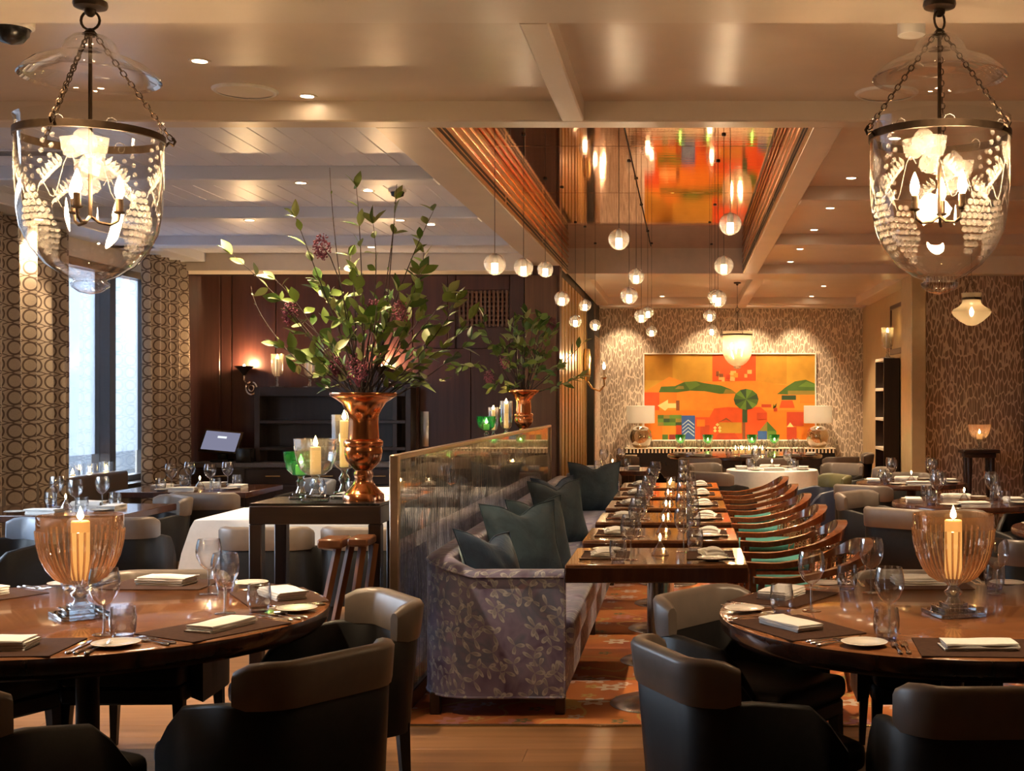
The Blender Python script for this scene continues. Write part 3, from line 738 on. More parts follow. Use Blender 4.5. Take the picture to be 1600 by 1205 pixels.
# pillar candle
def pillar(h, r, m='wax'): return MB().lathe([(.0005, 0), (r, 0), (r, h - .004), (r - .004, h), (r * .6, h - .006), (.0008, h - .008)], 20).mesh('pillar_candle', m)
def wick(h): return MB().tube([(0, 0, h - .01), (.001, 0, h + .008)], .0012, 5).mesh('wick', 'black')
def goblet(key, prof, stem, gm, sqb, ch, cr, rib=0, ribn=0, z_in=0, wax='wax', fl=FLAME_L, n=48, basem='thick_glass', candle=True):
    """footed glass hurricane on a stepped square or round foot with a pillar candle inside"""
    parts = [('bowl', MB().lathe(prof, n, rib=rib, ribn=ribn).mesh('bowl', gm, True, 60), []),
             ('stem', MB().lathe(stem, 20).mesh('stem', basem), [])]
    if ribn > 20:
        rb = MB()
        for k in range(40):
            q = 2 * PI * k / 40; rb.tube([((r + .0015) * math.cos(q), (r + .0015) * math.sin(q), z) for r, z in prof[1:-3]], [.0025] + [.0042] * (len(prof) - 5), 5)
        parts.append(('ribbing', rb.mesh('ribbing', 'rib_glass'), []))
    bm = MB()
    if sqb:
        z = 0
        for (hw, hh) in sqb: bm.rbox((-hw, -hw, z), (hw, hw, z + hh), .003, 1); z += hh
    else: bm.lathe([(.0005, 0), (stem[0][0] * 3.2, 0), (stem[0][0] * 3.2, .008), (stem[0][0], .018)], 24)
    parts.append(('base', bm.mesh('base', basem), []))
    if candle:
        pc = pillar(ch, cr, wax); 
        for v in pc.vertices: v.co.z += z_in
        wk = wick(ch + z_in); f2 = fl.copy()
        for v in f2.vertices: v.co.z += z_in + ch + .003
        parts.append(('candle', pc, [('wick', wk), ('flame', f2)]))
    proto(key, parts)
glass('rib_glass', (.97,.82,.70), (.50,.32,.22), 1.0, .16, 0, 1.4, .13, (1,.80,.60))
goblet('amber_hurricane', [(.018, .118), (.05, .124), (.085, .145), (.112, .180), (.130, .220), (.142, .270), (.147, .320), (.1475, .372), (.1445, .372), (.144, .320)],
       [(.03, .048), (.024, .056), (.020, .068), (.031, .078), (.034, .086), (.022, .096), (.018, .106), (.030, .118), (.034, .121)], 'amber_glass',
       [(.088, .017), (.062, .017), (.04, .014)], .215, .032, .0, 26, .135, n=64)
goblet('clear_hurricane', [(.014, .122), (.045, .13), (.074, .155), (.092, .20), (.100, .25), (.103, .305), (.101, .305), (.098, .25)],
       [(.03, .034), (.022, .05), (.018, .06), (.028, .075), (.03, .085), (.018, .098), (.015, .108), (.022, .122)], 'bowl_glass', [(.062, .016), (.045, .018)], .135, .026, .012, 12, .13)
goblet('tall_hurricane', [(.014, .142), (.035, .15), (.054, .175), (.06, .22), (.061, .30), (.063, .42), (.0615, .42), (.0595, .30)],
       [(.03, .034), (.022, .05), (.016, .07), (.026, .09), (.028, .1), (.016, .118), (.014, .13), (.02, .142)], 'bowl_glass', [(.06, .016), (.044, .018)], .235, .022, 0, 0, .155)
goblet('green_hurricane', [(.012, .112), (.04, .12), (.066, .145), (.078, .19), (.082, .235), (.080, .235), (.076, .19)],
       [(.026, .03), (.02, .045), (.014, .06), (.022, .075), (.024, .085), (.014, .098), (.018, .112)], 'green_glass', [(.056, .014), (.04, .016)], .05, .026, .02, 14, .12)
goblet('green_votive', [(.010, .062), (.04, .070), (.064, .1), (.076, .15), (.082, .195), (.080, .195), (.074, .15)],
       [(.02, .01), (.012, .025), (.010, .045), (.016, .062)], 'green_glass', None, .035, .028, 0, 0, .072, 'wax', FLAME)
goblet('cut_hurricane', [(.012, .112), (.035, .12), (.058, .15), (.064, .2), (.064, .32), (.069, .365), (.067, .365), (.062, .31)],
       [(.026, .018), (.016, .04), (.012, .06), (.02, .075), (.014, .095), (.02, .112)], 'cut_glass', None, .19, .022, .02, 16, .12, 'wax_white', FLAME_L)
goblet('rose_goblet', [(.014, .102), (.055, .112), (.092, .15), (.118, .21), (.128, .275), (.126, .275), (.114, .21)],
       [(.03, .018), (.018, .035), (.014, .055), (.024, .075), (.016, .09), (.024, .102)], 'rose_glass', None, .06, .03, .012, 20, .112)
goblet('cylinder_hurricane', [(.014, .002), (.062, .002), (.064, .006), (.064, .23), (.0625, .23), (.0625, .008)], [(.02, 0), (.02, .001)], 'clear_glass', None, .14, .026, 0, 0, .006, 'wax_white')

# ------------------------------------------------------------------ tub chair
def ucurve(hw, yb, yf, rc, n=5):
    """plan of the wrap-round shell: list of (x, y, outward normal, arc position)"""
    pts = []
    for k in range(5): y = yf + (yb + rc - yf) * k / 5; pts.append((hw, y, 1, 0))
    for k in range(n + 1): q = PI / 2 * k / n; pts.append((hw - rc + rc * math.cos(q), yb + rc - rc * math.sin(q), math.cos(q), -math.sin(q)))
    for k in range(1, 6): x = hw - rc - 2 * (hw - rc) * k / 6; pts.append((x, yb, 0, -1))
    for k in range(n + 1): q = PI / 2 * k / n; pts.append((-(hw - rc) - rc * math.sin(q), yb + rc - rc * math.cos(q), -math.sin(q), -math.cos(q)))
    for k in range(5): y = yb + rc + (yf - yb - rc) * (k + 1) / 5; pts.append((-hw, y, -1, 0))
    return pts
def tub_chair(key, band='leather_taupe', shell='leather_dark', seatm='leather_dark'):
    pts = ucurve(.275, -.27, .17, .12)
    n = len(pts); th = .024
    rows = []
    for i, (x, y, nx, ny) in enumerate(pts):
        a = max(0, min(1, (y + .15) / .32))            # 0 at the back .. 1 at the front of the arm
        top = .645 - .055 * a
        e = min(i, n - 1 - i)
        if e == 0: top = .47
        elif e == 1: top = .555
        back = max(0, -ny)
        def at(off, z):
            lean = back * .055 * max(0, (z - .40)) / .37
            return (x + nx * (off), y + ny * (off + lean), z)
        rows.append([at(th, .29), at(th, top - .012), at(th * .6, top - .002), at(0, top), at(-th * .6, top - .002), at(-th, top - .012), at(-th, .31)])
    m = MB(); m.strip(rows)
    m.strip([[r[0] for r in rows], [r[-1] for r in rows]])
    for r in (rows[0], rows[-1]): m.add(r, [tuple(range(7))])
    sh = m.mesh('shell', shell, True, 50)
    # taupe head band along the back
    bp = pts[6:-6]; rows = []; nb = len(bp)
    for i, (x, y, nx, ny) in enumerate(bp):
        e = min(i, nb - 1 - i); top = .775 - (.030 if e == 0 else .007 if e == 1 else 0); bot = .632 + (.01 if e == 0 else 0)
        t2 = .031 if e else .020
        back = max(.5, -ny)
        def at(off, z):
            lean = back * .055 * max(0, (z - .40)) / .37
            return (x + nx * (off + .002), y + ny * (off + lean + .002), z)
        rows.append([at(t2 * .9, bot), at(t2, bot + .02), at(t2, top - .02), at(t2 * .6, top - .004), at(0, top), at(-t2 * .6, top - .004), at(-t2, top - .02), at(-t2, bot + .02), at(-t2 * .9, bot)])
    m = MB(); m.strip(rows, True)
    for r in (rows[0], rows[-1]): m.add(r, [tuple(range(9))])
    bd = m.mesh('back_band', band, True, 60)
    st = MB().rbox((-.245, -.24, .37), (.245, .285, .465), .035, 3).mesh('seat', seatm)
    rl = MB().rbox((-.245, -.25, .30), (.245, .265, .372), .012, 1).mesh('seat_rail', shell)
    parts = [('shell', sh, []), ('back_band', bd, []), ('seat', st, []), ('seat_rail', rl, [])]
    for sx in (-1, 1):
        for sy in (-1, 1):
            m = MB(); x, y = sx * .225, (.235 if sy > 0 else -.245)
            def ring(z, r, dx=0, dy=0): return [(x + dx - r, y + dy - r, z), (x + dx + r, y + dy - r, z), (x + dx + r, y + dy + r, z), (x + dx - r, y + dy + r, z)]
            m.strip([ring(0, .013, sx * .012, sy * .015), ring(.32, .022)], True); m.add(ring(0, .013, sx * .012, sy * .015), [(3, 2, 1, 0)])
            parts.append(('leg', m.mesh('leg', 'leather_dark' if shell != 'leather_blue' else 'leather_dark', False), []))
    proto(key, parts)
tub_chair('tub_chair'); tub_chair('tub_chair_blue', 'leather_olive', 'leather_blue'); tub_chair('tub_chair_daylit', 'leather_taupe_daylit')

# ------------------------------------------------------------------ bentwood armchair with cane back (faces +y)
def cane_chair():
    pts = []
    N = 32
    for i in range(N + 1):
        s = i / N * 2 - 1; a = abs(s); sg = 1 if s > 0 else -1
        if a > .42:      # arm: from the front tip back to the shoulder
            t = (1 - a) / .58
            x = sg * (.285 - .01 * math.sin(t * PI)); y = .27 - t * .42; z = .655 - .008 * math.sin(t * PI * .8) + .10 * max(0, t - .35) ** 1.4
        else:
            t = a / .42; q = t * PI / 2
            x = sg * .278 * math.sin(q) ** .75; y = -.15 - .16 * math.cos(q) ** .8; z = .655 + .10 * .65 ** 1.4 + (.125 - .055) * math.cos(q)
        wd = .022 + .010 * max(0, (a - .75)) + .006 * (1 - a)
        hh = .016 + .030 * max(0, .42 - a) / .42
        pts.append((Vector((x, y, z)), wd, hh))
    rows = []
    for i, (p, wd, hh) in enumerate(pts):
        t = (pts[min(i + 1, N)][0] - pts[max(i - 1, 0)][0]); t.z = 0; t.normalize(); nn = Vector((t.y, -t.x, 0))
        lean = nn * (.012 if abs(i / N * 2 - 1) < .42 else 0)
        rows.append([p + nn * wd + Vector((0, 0, hh)) + lean, p - nn * wd + Vector((0, 0, hh)) + lean, p - nn * wd - Vector((0, 0, hh)), p + nn * wd - Vector((0, 0, hh))])
    m = MB(); m.strip(rows, True); m.add(rows[0], [(0, 1, 2, 3)]); m.add(rows[-1], [(3, 2, 1, 0)])
    rail = m.mesh('arm_rail', 'chair_wood', True, 45)
    parts = [('arm_rail', rail, [])]
    # cane panel hung under the back part of the rail
    m = MB(); seg = [q for i, q in enumerate(pts) if abs(i / N * 2 - 1) < .40]
    K = 9; grid = []
    for k in range(K + 1):
        f = k / K; row = []
        for p, wd, hh in seg:
            b0 = Vector((p.x * .86, -.235 + (p.y + .31) * .6, .43)); row.append(p.lerp(b0, f) - Vector((0, 0, hh * (1 - f))))
        grid.append(row)
    for k in range(K + 1): m.tube(grid[k], .0035, 4)
    for c in range(len(seg)): m.tube([grid[k][c] for k in range(K + 1)], .0035, 4)
    for c in range(len(seg) - 1): m.tube([grid[k][min(len(seg) - 1, c + (k % 2))] for k in range(K + 1)], .0028, 4)
    parts.append(('cane_panel', m.mesh('cane_panel', 'cane'), []))
    parts.append(('seat', MB().rbox((-.235, -.22, .41), (.235, .25, .475), .028, 3).mesh('seat', 'teal_seat'), []))
    parts.append(('seat_frame', MB().rbox((-.245, -.235, .35), (.245, .255, .412), .01, 1).mesh('seat_frame', 'chair_wood'), []))
    for sx in (-1, 1):
        parts.append(('leg', MB().tube([(sx * .235, .235, 0), (sx * .24, .235, .25), (sx * .25, .235, .42), (sx * .285, .232, .645)], [.013, .019, .021, .017], 8).mesh('leg', 'chair_wood'), []))
        parts.append(('leg', MB().tube([(sx * .215, -.275, 0), (sx * .22, -.235, .22), (sx * .225, -.222, .42), (sx * .238, -.235, .60), (sx * .25, -.225, .70)], [.013, .018, .021, .018, .014], 8).mesh('leg', 'chair_wood'), []))
    proto('cane_chair', parts)
cane_chair()
# ------------------------------------------------------------------ the long banquette
bq = thing('banquette', 'long grey leaf-patterned velvet banquette against the mirrored glass screen', 'banquette', (0, 6.17, 0))
L = 6.75
def sweep_shell(path, rows_of):
    rows = [rows_of(i, p) for i, p in enumerate(path)]
    m = MB(); m.strip(rows); m.strip([[r[0] for r in rows], [r[-1] for r in rows]])
    for r in (rows[0], rows[-1]): m.add(r, [tuple(range(len(r)))])
    return m
path = []
rc = .20; xo, yo = -1.225, .065
for k in range(6): path.append((-.585 - (-.585 - (xo + rc)) * k / 6, yo, 0, -1))
for k in range(9): q = PI / 2 * k / 8; path.append((xo + rc - rc * math.sin(q), yo + rc - rc * math.cos(q), -math.sin(q), -math.cos(q)))
for k in range(1, 31): path.append((xo, yo + rc + (L - .13 - 2 * rc) * k / 30, -1, 0))
for k in range(1, 9): q = PI / 2 * k / 8; path.append((xo + rc - rc * math.cos(q), yo + L - .13 - rc + rc * math.sin(q), -math.cos(q), math.sin(q)))
for k in range(1, 6): path.append((xo + rc + (.44) * k / 6, yo + L - .13, 0, 1))
def shell_row(i, p):
    x, y, nx, ny = p; th = .065
    f = max(0, min(1, abs(nx)))
    top = .715 + .065 * f
    A = lambda off, z: (x + nx * off, y + ny * off, z)
    return [A(th, .10), A(th, top - .03), A(th * .75, top - .008), A(th * .3, top), A(-th * .3, top), A(-th * .75, top - .008), A(-th, top - .03), A(-th, .12)]
sweep_shell(path, shell_row).build('backrest', 'leaf_fabric', bq, True, 45)
pp = [(x + nx * .066, y + ny * .066, .685 + .065 * abs(nx)) for x, y, nx, ny in path]
MB().tube(pp, .006, 6).build('piping', 'leaf_fabric', bq)
MB().tube([(p[0], p[1], .105) for p in pp], .006, 6).build('piping', 'leaf_fabric', bq)
MB().tube([(-.578, .0, .105), (-.578, .0, .70)], .006, 6).build('piping', 'leaf_fabric', bq)
for k in range(4):
    y0 = .135 + k * 1.62
    MB().rbox((-1.16, y0, .30), (-.545 , y0 + 1.612, .455), .045, 3).build('seat_cushion', 'leaf_fabric', bq)
MB().rbox((-1.17, .08, .10), (-.575, L - .08, .305), .02, 2).build('seat_base', 'leaf_fabric', bq)
for y in (.10, 2.2, 4.4, L - .14):
    for x in (-1.22, -.61): MB().rbox((x - .025, y - .025, 0.004), (x + .025, y + .025, .11), .004, 1).build('leg', 'dark_wood_v', bq)

def pillow_mesh(s=.235, t=.085, chop=.05):
    m = MB(); n = 15
    for sg in (1, -1):
        rows = []
        for j in range(n):
            v = j / (n - 1) * 2 - 1; row = []
            for i in range(n):
                u = i / (n - 1) * 2 - 1
                ear = 1 + .10 * (abs(u) * abs(v)) ** 2 - .05 * (1 - abs(u) * abs(v))
                x = u * s * ear; z = v * s * ear
                if v > 0: z -= chop * v ** 2 * math.exp(-(u / .33) ** 2)
                y = sg * t * (max(0, 1 - abs(u) ** 2.6) * max(0, 1 - abs(v) ** 2.6)) ** .55 + .006 * math.sin(u * 9 + v * 5) * (1 - abs(u)) * (1 - abs(v)) 
                row.append((x, y, z))
            rows.append(row if sg > 0 else row[::-1])
        m.strip(rows)
    return m
def pillow_edge(s=.235, chop=.05):
    pts = []
    for k in range(60):
        q = k / 60 * 4; e = int(q); f = (q - e) * 2 - 1
        u, v = [(f, -1), (1, f), (-f, 1), (-1, -f)][e]
        ear = 1 + .10 * (abs(u) * abs(v)) ** 2 - .05 * (1 - abs(u) * abs(v))
        z = v * s * ear - (chop * v ** 2 * math.exp(-(u / .33) ** 2) if v > 0 else 0)
        pts.append((u * s * ear, 0, z))
    return MB().tube(pts, .005, 6, True)
PMESH = {}
def cushion(x, y, z, yaw, tilt, m, label, s=1, roll=0):
    if m not in PMESH: PMESH[m] = (pillow_mesh().mesh('cover', m, True, 70), pillow_edge().mesh('piping', m))
    t = thing('cushion', label, 'cushion', (x, y, z), 0, 'velvet cushions on the banquette')
    t.rotation_euler = (tilt, roll, yaw); t.scale = (s, s, s)
    put('cover', PMESH[m][0], t); put('piping', PMESH[m][1], t)
# the cushion's front faces its local -y; yaw turns it, tilt leans it back
cushion(-1.0, 6.72, .625, math.radians(62), -.42, 'velvet_blue', 'blue velvet cushion lying low in the near corner of the banquette', .95, .12)
cushion(-.955, 7.62, .675, math.radians(40), -.30, 'velvet_teal', 'dark teal velvet cushion, nearer of the middle pair on the banquette', 1.02)
cushion(-.90, 8.02, .675, math.radians(55), -.25, 'velvet_teal', 'grey-teal velvet cushion, farther of the middle pair on the banquette', 1.0)
cushion(-.95, 9.72, .675, math.radians(45), -.26, 'velvet_teal', 'teal velvet cushion leaning in front of the blue one', 1.0)
cushion(-1.0, 10.15, .675, math.radians(55), -.26, 'velvet_blue', 'blue velvet cushion tucked behind a teal cushion on the banquette', 1.0)
cushion(-.88, 12.50, .675, math.radians(8), -.30, 'velvet_teal', 'teal velvet cushion in the far corner of the banquette', 1.0)

# ------------------------------------------------------------------ antique mirrored glass screen
sc = thing('glass_screen', 'low antique mirrored glass screen with brass frame behind the banquette', 'screen', (-1.375, 6.07, 0))
SL = 6.9
MB().rbox((-.022, -.02, 0), (.022, .02, 1.28), .004, 1).build('end_post', 'screen_bronze', sc)
MB().rbox((-.022, SL - .02, 0), (.022, SL + .02, 1.28), .004, 1).build('end_post', 'screen_bronze', sc)
MB().rbox((-.022, .02, 1.255), (.022, SL - .02, 1.28), .004, 1).build('top_rail', 'screen_bronze', sc)
MB().rbox((-.022, .02, 0.004), (.022, SL - .02, .09), .004, 1).build('bottom_rail', 'dark_wood', sc)
for k in range(4):
    y0 = .02 + k * (SL - .04) / 4; y1 = y0 + (SL - .04) / 4 - .006
    MB().box((-.005, y0, .09), (.005, y1, 1.255)).build('glass_panel', 'antique_mirror', sc, False)

# ------------------------------------------------------------------ banquette tables
ORD = ['nearest', 'second', 'third', 'fourth', 'fifth', 'farthest']
top = MB().rbox((-.44, -.34, .69), (.44, .34, .75), .006, 1).mesh('table_top', 'small_table_wood')
edge = MB().rbox((-.442, -.342, .66), (.442, .342, .737), .006, 1).mesh('apron', 'rim_wood')
col = MB().lathe([(.055, .015), (.055, .62), (.12, .655), (.12, .665)], 20).mesh('column', 'steel')
basm = MB().lathe([(.0005, .028), (.06, .028), (.235, .014), (.245, .008), (.245, .004), (.0005, .004)], 32).mesh('base', 'steel')
proto('row_table', [('table_top', top, []), ('apron', edge, []), ('column', col, []), ('base', basm, [])])
TX = -.136; TY = [6.15 + .34 + 1.05 * k for k in range(6)]
for k in range(6):
    inst('row_table', 'banquette_table', ORD[k] + ' rectangular wooden table in the row along the banquette', 'table', (TX, TY[k], .0), 0, 'tables along the banquette')
    y = TY[k] + (.03, -.02, .02, 0, .03, 0)[k]
    inst('cane_chair', 'cane_armchair', ORD[k] + ' bentwood cane-back armchair with teal seat beside the table row', 'chair', (.60, y, .008), PI / 2 + (.02, -.03, .04, 0, -.02, .02)[k], 'cane armchairs along the table row')

# ------------------------------------------------------------------ the two front round tables
RT = MB().lathe([(.0005, .75), (.862, .75), (.87, .745)], 96).mesh('table_top', 'round_table_wood')
RA = MB().lathe([(.87, .745), (.872, .735), (.866, .70), (.84, .672), (.80, .665), (.0005, .665)], 96).mesh('rim', 'rim_wood', True, 60)
RC = MB().lathe([(.042, .02), (.042, .665)], 20).mesh('column', 'leather_dark')
RB = MB().lathe([(.0005, .03), (.05, .03), (.36, .014), (.37, .0), (.0005, 0)], 40).mesh('base', 'dark_metal')
proto('round_table', [('table_top', RT, []), ('rim', RA, []), ('column', RC, []), ('base', RB, [])])
LT, RTc = (-2.23, 4.78), (1.0, 4.78)
inst('round_table', 'round_table', 'large round wooden table under the left glass lantern', 'table', LT + (0,), .3, 'front round tables')
inst('round_table', 'round_table', 'large round wooden table under the right glass lantern', 'table', RTc + (0,), .1, 'front round tables')
def chair(x, y, face, label, kind='tub_chair', group='upholstered tub chairs', z=0, s=None):
    if y > 6.3 and x > -1.3: z = .004
    return inst(kind, 'tub_chair', label, 'chair', (x, y, z), math.radians(face - 90), group, s)
chair(.86, 3.77, 92, 'tub chair at the bottom right corner with its back to the camera')
chair(.22, 4.13, 26, 'tub chair nearest the banquette end, at the right round table')
chair(.27, 5.00, -36, 'tub chair between the right round table and the nearest row table')
chair(1.02, 5.46, 268, 'tub chair behind the right round table, only its top edge showing')
chair(-1.33, 4.11, 145, 'large dark tub chair in front of the left round table, right side')
chair(-1.40, 4.90, 214, 'tub chair between the left round table and the dark console')
chair(-2.30, 5.46, 272, 'tub chair behind the left round table, back just above the rim')
chair(-1.98, 3.78, 62, 'tub chair in the bottom left corner, mostly cut by the picture edge')
chair(-2.86, 5.06, -25, 'tub chair pushed far under the left round table at the picture edge')

# ------------------------------------------------------------------ other dining tables
def rect_table(name, x0, x1, y0, y1, label, cloth=False):
    t = thing(name, label, 'table', ((x0 + x1) / 2, (y0 + y1) / 2, 0)); hw, hd = (x1 - x0) / 2, (y1 - y0) / 2
    MB().rbox((-hw, -hd, .70), (hw, hd, .75), .005, 1).build('table_top', 'dark_wood' if cloth else 'rim_wood', t)
    for sx in (-1, 1):
        MB().lathe([(.04, .01), (.04, .70)], 14, (sx * hw * .55, 0, 0)).build('column', 'dark_metal', t)
        MB().lathe([(.0005, .02), (.05, .02), (.22, .008), (.22, 0), (.0005, 0)], 24, (sx * hw * .55, 0, 0)).build('base', 'dark_metal', t)
    return t
def round_small(x, y, r, label, z0=.004, cloth=False):
    t = thing('round_table', label, 'table', (x, y, z0))
    MB().lathe([(.0005, .70), (r - .01, .70), (r, .71), (r, .738), (r - .006, .746), (.0005, .746)], 48).build('table_top', 'rim_wood', t)
    MB().lathe([(.045, .02), (.045, .70)], 16).build('column', 'dark_metal', t)
    MB().lathe([(.0005, .025), (.05, .025), (.28, .012), (.28, 0), (.0005, 0)], 28).build('base', 'dark_metal', t)
    return t
def cloth_rect(x0, x1, y0, y1, drop, label, seed=2):
    """tablecloth with a hem that hangs in shallow folds"""
    r = random.Random(seed); hw, hd = (x1 - x0) / 2 + .006, (y1 - y0) / 2 + .006
    per = []
    N = 18
    for a, b in (((-hw, -hd), (hw, -hd)), ((hw, -hd), (hw, hd)), ((hw, hd), (-hw, hd)), ((-hw, hd), (-hw, -hd))):
        for k in range(N): f = k / N; per.append((a[0] + (b[0] - a[0]) * f, a[1] + (b[1] - a[1]) * f, f))
    rows = []
    for j, (z, off) in enumerate([(.754, -.01), (.753, -.002), (.748, .004), (.70, .012), (.62, .02), (.54, .028), (.75 - drop, .034)]):
        row = []
        for i, (x, y, f) in enumerate(per):
            ln = math.hypot(x, y); cor = 1 + .9 * (2 * abs(f - .5)) ** 6
            wv = .012 * math.sin(i * 1.3 + seed) * max(0, j - 2) / 4
            sx, sy = (x / max(abs(x), 1e-6)) if abs(abs(x) - hw) < 1e-6 else 0, (y / max(abs(y), 1e-6)) if abs(abs(y) - hd) < 1e-6 else 0
            row.append((x + sx * (off + wv) * cor, y + sy * (off + wv) * cor, z))
        rows.append(row)
    m = MB(); m.strip(rows, True); m.f.append(tuple(range(len(per)))); m.m.append(0)
    o = m.build('tablecloth', 'linen', None, True, 45, ((x0 + x1) / 2, (y0 + y1) / 2, 0)); return tag(o, label, 'tablecloth', 'white tablecloths')
def cloth_round(x, y, r, drop, label, seed=1, z0=.0):
    N = 72; rows = []
    for j, (z, off) in enumerate([(.757, -.02), (.757, -.004), (.752, .006), (.70, .012), (.60, .02), (.50, .028), (.757 - drop, .035)]):
        row = []
        for k in range(N):
            q = 2 * PI * k / N; a = abs(math.cos(2 * q)) ; wv = (.03 * math.cos(4 * q) + .015 * math.sin(9 * q + seed)) * max(0, j - 2) / 4
            zz = z - (.06 * math.cos(4 * q) * max(0, j - 4) / 2)
            row.append(((r + off + wv) * math.cos(q), (r + off + wv) * math.sin(q), zz))
        rows.append(row)
    m = MB(); m.strip(rows, True); m.f.append(tuple(range(N))); m.m.append(0)
    o = m.build('tablecloth', 'linen', None, True, 45, (x, y, z0)); return tag(o, label, 'tablecloth', 'white tablecloths')
rect_table('dining_table', -5.05, -3.85, 8.70, 9.70, 'dark rectangular table at the left edge, behind the left hurricane goblet')
rect_table('dining_table', -4.9, -3.72, 10.85, 11.85, 'dark rectangular table in front of the window and curtain')
rect_table('dining_table', -3.2, -1.50, 8.40, 9.30, 'table under a white cloth behind the dark console', True)
cloth_rect(-3.2, -1.50, 8.40, 9.30, .32, 'white cloth on the rectangular table behind the dark console')
rect_table('dining_table', -2.9, -1.50, 10.55, 11.45, 'farther white-clothed table seen through the glass screen', True)
cloth_rect(-2.9, -1.50, 10.55, 11.45, .32, 'white cloth on the farther table seen through the glass screen', 5)
chair(-4.32, 8.0, 232, 'tub chair with blue-grey window light coloured into its back, at the left edge', 'tub_chair_daylit')
chair(-3.78, 8.62, 98, 'tub chair behind the left hurricane goblet')
chair(-4.25, 9.98, 222, 'tub chair seen in profile left of the dark console')
chair(-3.98, 10.80, 92, 'tub chair with its back to us at the window table')
chair(-3.72, 12.15, 222, 'tub chair, daylight coloured into its back, in front of the sideboard drawers', 'tub_chair_daylit')
chair(-2.55, 8.02, 90, 'left tub chair of the pair at the white-clothed table behind the console')
chair(-1.93, 8.02, 90, 'right tub chair of the pair at the white-clothed table behind the console')
chair(-2.05, 9.70, 268, 'tub chair on the far side of the white-clothed table by the screen')
wbq = thing('wall_banquette', 'taupe leather banquette along the window wall', 'banquette', (-5.62, 8.0, 0))
MB().rbox((.02, 0, .12), (.50, 4.6, .45), .03, 2).build('seat', 'leather_taupe', wbq)
MB().rbox((.02, 0, .12), (.15, 4.6, .84), .03, 3).build('backrest', 'leather_taupe', wbq)
MB().rbox((.04, .02, 0), (.46, 4.58, .12), .005, 1).build('plinth', 'dark_wood', wbq)
# right-hand side of the room
round_small(2.15, 12.15, .52, 'dark round table by the wallpapered wall, behind the other round tables')
round_small(2.15, 9.85, .55, 'middle dark round table on the right, beyond the amber goblet')
round_small(2.62, 7.85, .60, 'dark round table cut by the right picture edge')
round_small(.97, 14.25, .50, 'round table under a white cloth in the back of the room')
cloth_round(.97, 14.25, .50, .42, 'white cloth on the round table in front of the painting', 2)
round_small(.85, 18.2, 1.1, 'wide dark round table in front of the striped sideboard')
rect_table('dining_table', -1.20, -.42, 13.95, 14.75, 'small dark table beyond the far end of the banquette').location.z = .004
gr = 'upholstered tub chairs'
chair(1.72, 11.62, 55, 'grey-backed tub chair left of the farthest right round table')
chair(1.62, 10.42, -38, 'brown-backed tub chair second of the chairs lining the right aisle')
chair(1.66, 9.22, 52, 'purple-grey tub chair left of the middle right round table')
chair(1.95, 8.52, -62, 'brown-backed tub chair just left of the right amber goblet')
chair(2.05, 7.22, 80, 'tub chair behind the right amber goblet')
chair(1.28, 12.85, 200, 'tub chair with olive back and blue side by the aisle', 'tub_chair_blue')
chair(.42, 13.62, 50, 'tub chair left of the white-clothed round table')
chair(.42, 15.0, -40, 'tub chair behind the white-clothed round table, left')
chair(1.72, 14.95, 232, 'tub chair behind the white-clothed round table, right')
chair(1.95, 14.2, 185, 'tub chair right of the white-clothed round table')
chair(2.25, 13.0, 265, 'tub chair on the far side of the farthest right round table')
chair(-.55, 17.5, 25, 'tub chair at the left of the wide table by the sideboard')
chair(.25, 16.85, 75, 'tub chair with its back to us at the wide table, left')
chair(1.10, 16.8, 92, 'tub chair with its back to us at the wide table, centre')
chair(1.95, 17.1, 120, 'tub chair with its back to us at the wide table, right')
chair(2.30, 18.0, 175, 'tub chair at the right end of the wide table by the sideboard')
chair(-.95, 13.55, 90, 'tub chair with its back to us at the small table past the banquette')
chair(2.85, 10.3, 225, 'tub chair at the right edge behind the middle right round table')

# ------------------------------------------------------------------ dark console behind the left round table
def console(x0, x1, y0, y1, h, label):
    t = thing('console_table', label, 'console', ((x0 + x1) / 2, (y0 + y1) / 2, 0)); hw, hd = (x1 - x0) / 2, (y1 - y0) / 2
    MB().rbox((-hw, -hd, h - .10), (hw, hd, h - .012), .004, 1).build('apron', 'dark_wood', t)
    MB().box((-hw + .004, -hd + .004, h - .012), (hw - .004, hd - .004, h)).build('glass_top', 'screen_dark', t)
    for sx in (-1, 1):
        for sy in (-1, 1):
            a = sx * (hw - .03); b = sy * (hd - .03)
            MB().rbox((a - .03, b - .03, 0), (a + .03, b + .03, h - .10), .004, 1).build('leg', 'dark_wood_v', t)
    MB().rbox((-hw + .05, -hd + .05, .10), (hw - .05, hd - .05, .14), .004, 1).build('lower_shelf', 'dark_wood', t)
    return t
CH = 1.045
console(-2.085, -1.455, 6.12, 6.56, CH, 'tall dark wooden console with the big copper vase')
console(-2.05, -1.455, 12.35, 12.85, 1.10, 'far dark console with the second copper vase behind the glass screen')

# folding tray stand leaning between console and chair
tr = thing('tray_stand', 'folded wooden tray stand leaning against the dark console', 'tray stand', (-1.62, 5.95, 0))
for k, (xa, xb, yy) in enumerate(((-.11, -.02, -.02), (.05, .09, .0), (-.07, .02, .06), (.10, .13, .07))):
    MB().tube([(xa - .04, yy - .06, .004), (xb + .02, yy + .05, .86)], .020, 4).build('leg', 'tray_wood', tr, False)
MB().rbox((-.085, -.02, .85), (.03, .16, .895), .008, 1).build('top_bar', 'tray_wood', tr); MB().rbox((.055, -.02, .86), (.15, .16, .90), .008, 1).build('top_bar', 'tray_wood', tr)
MB().tube([(-.06, .0, .35), (.10, .03, .35)], .012, 8).build('crossbar', 'tray_wood', tr)

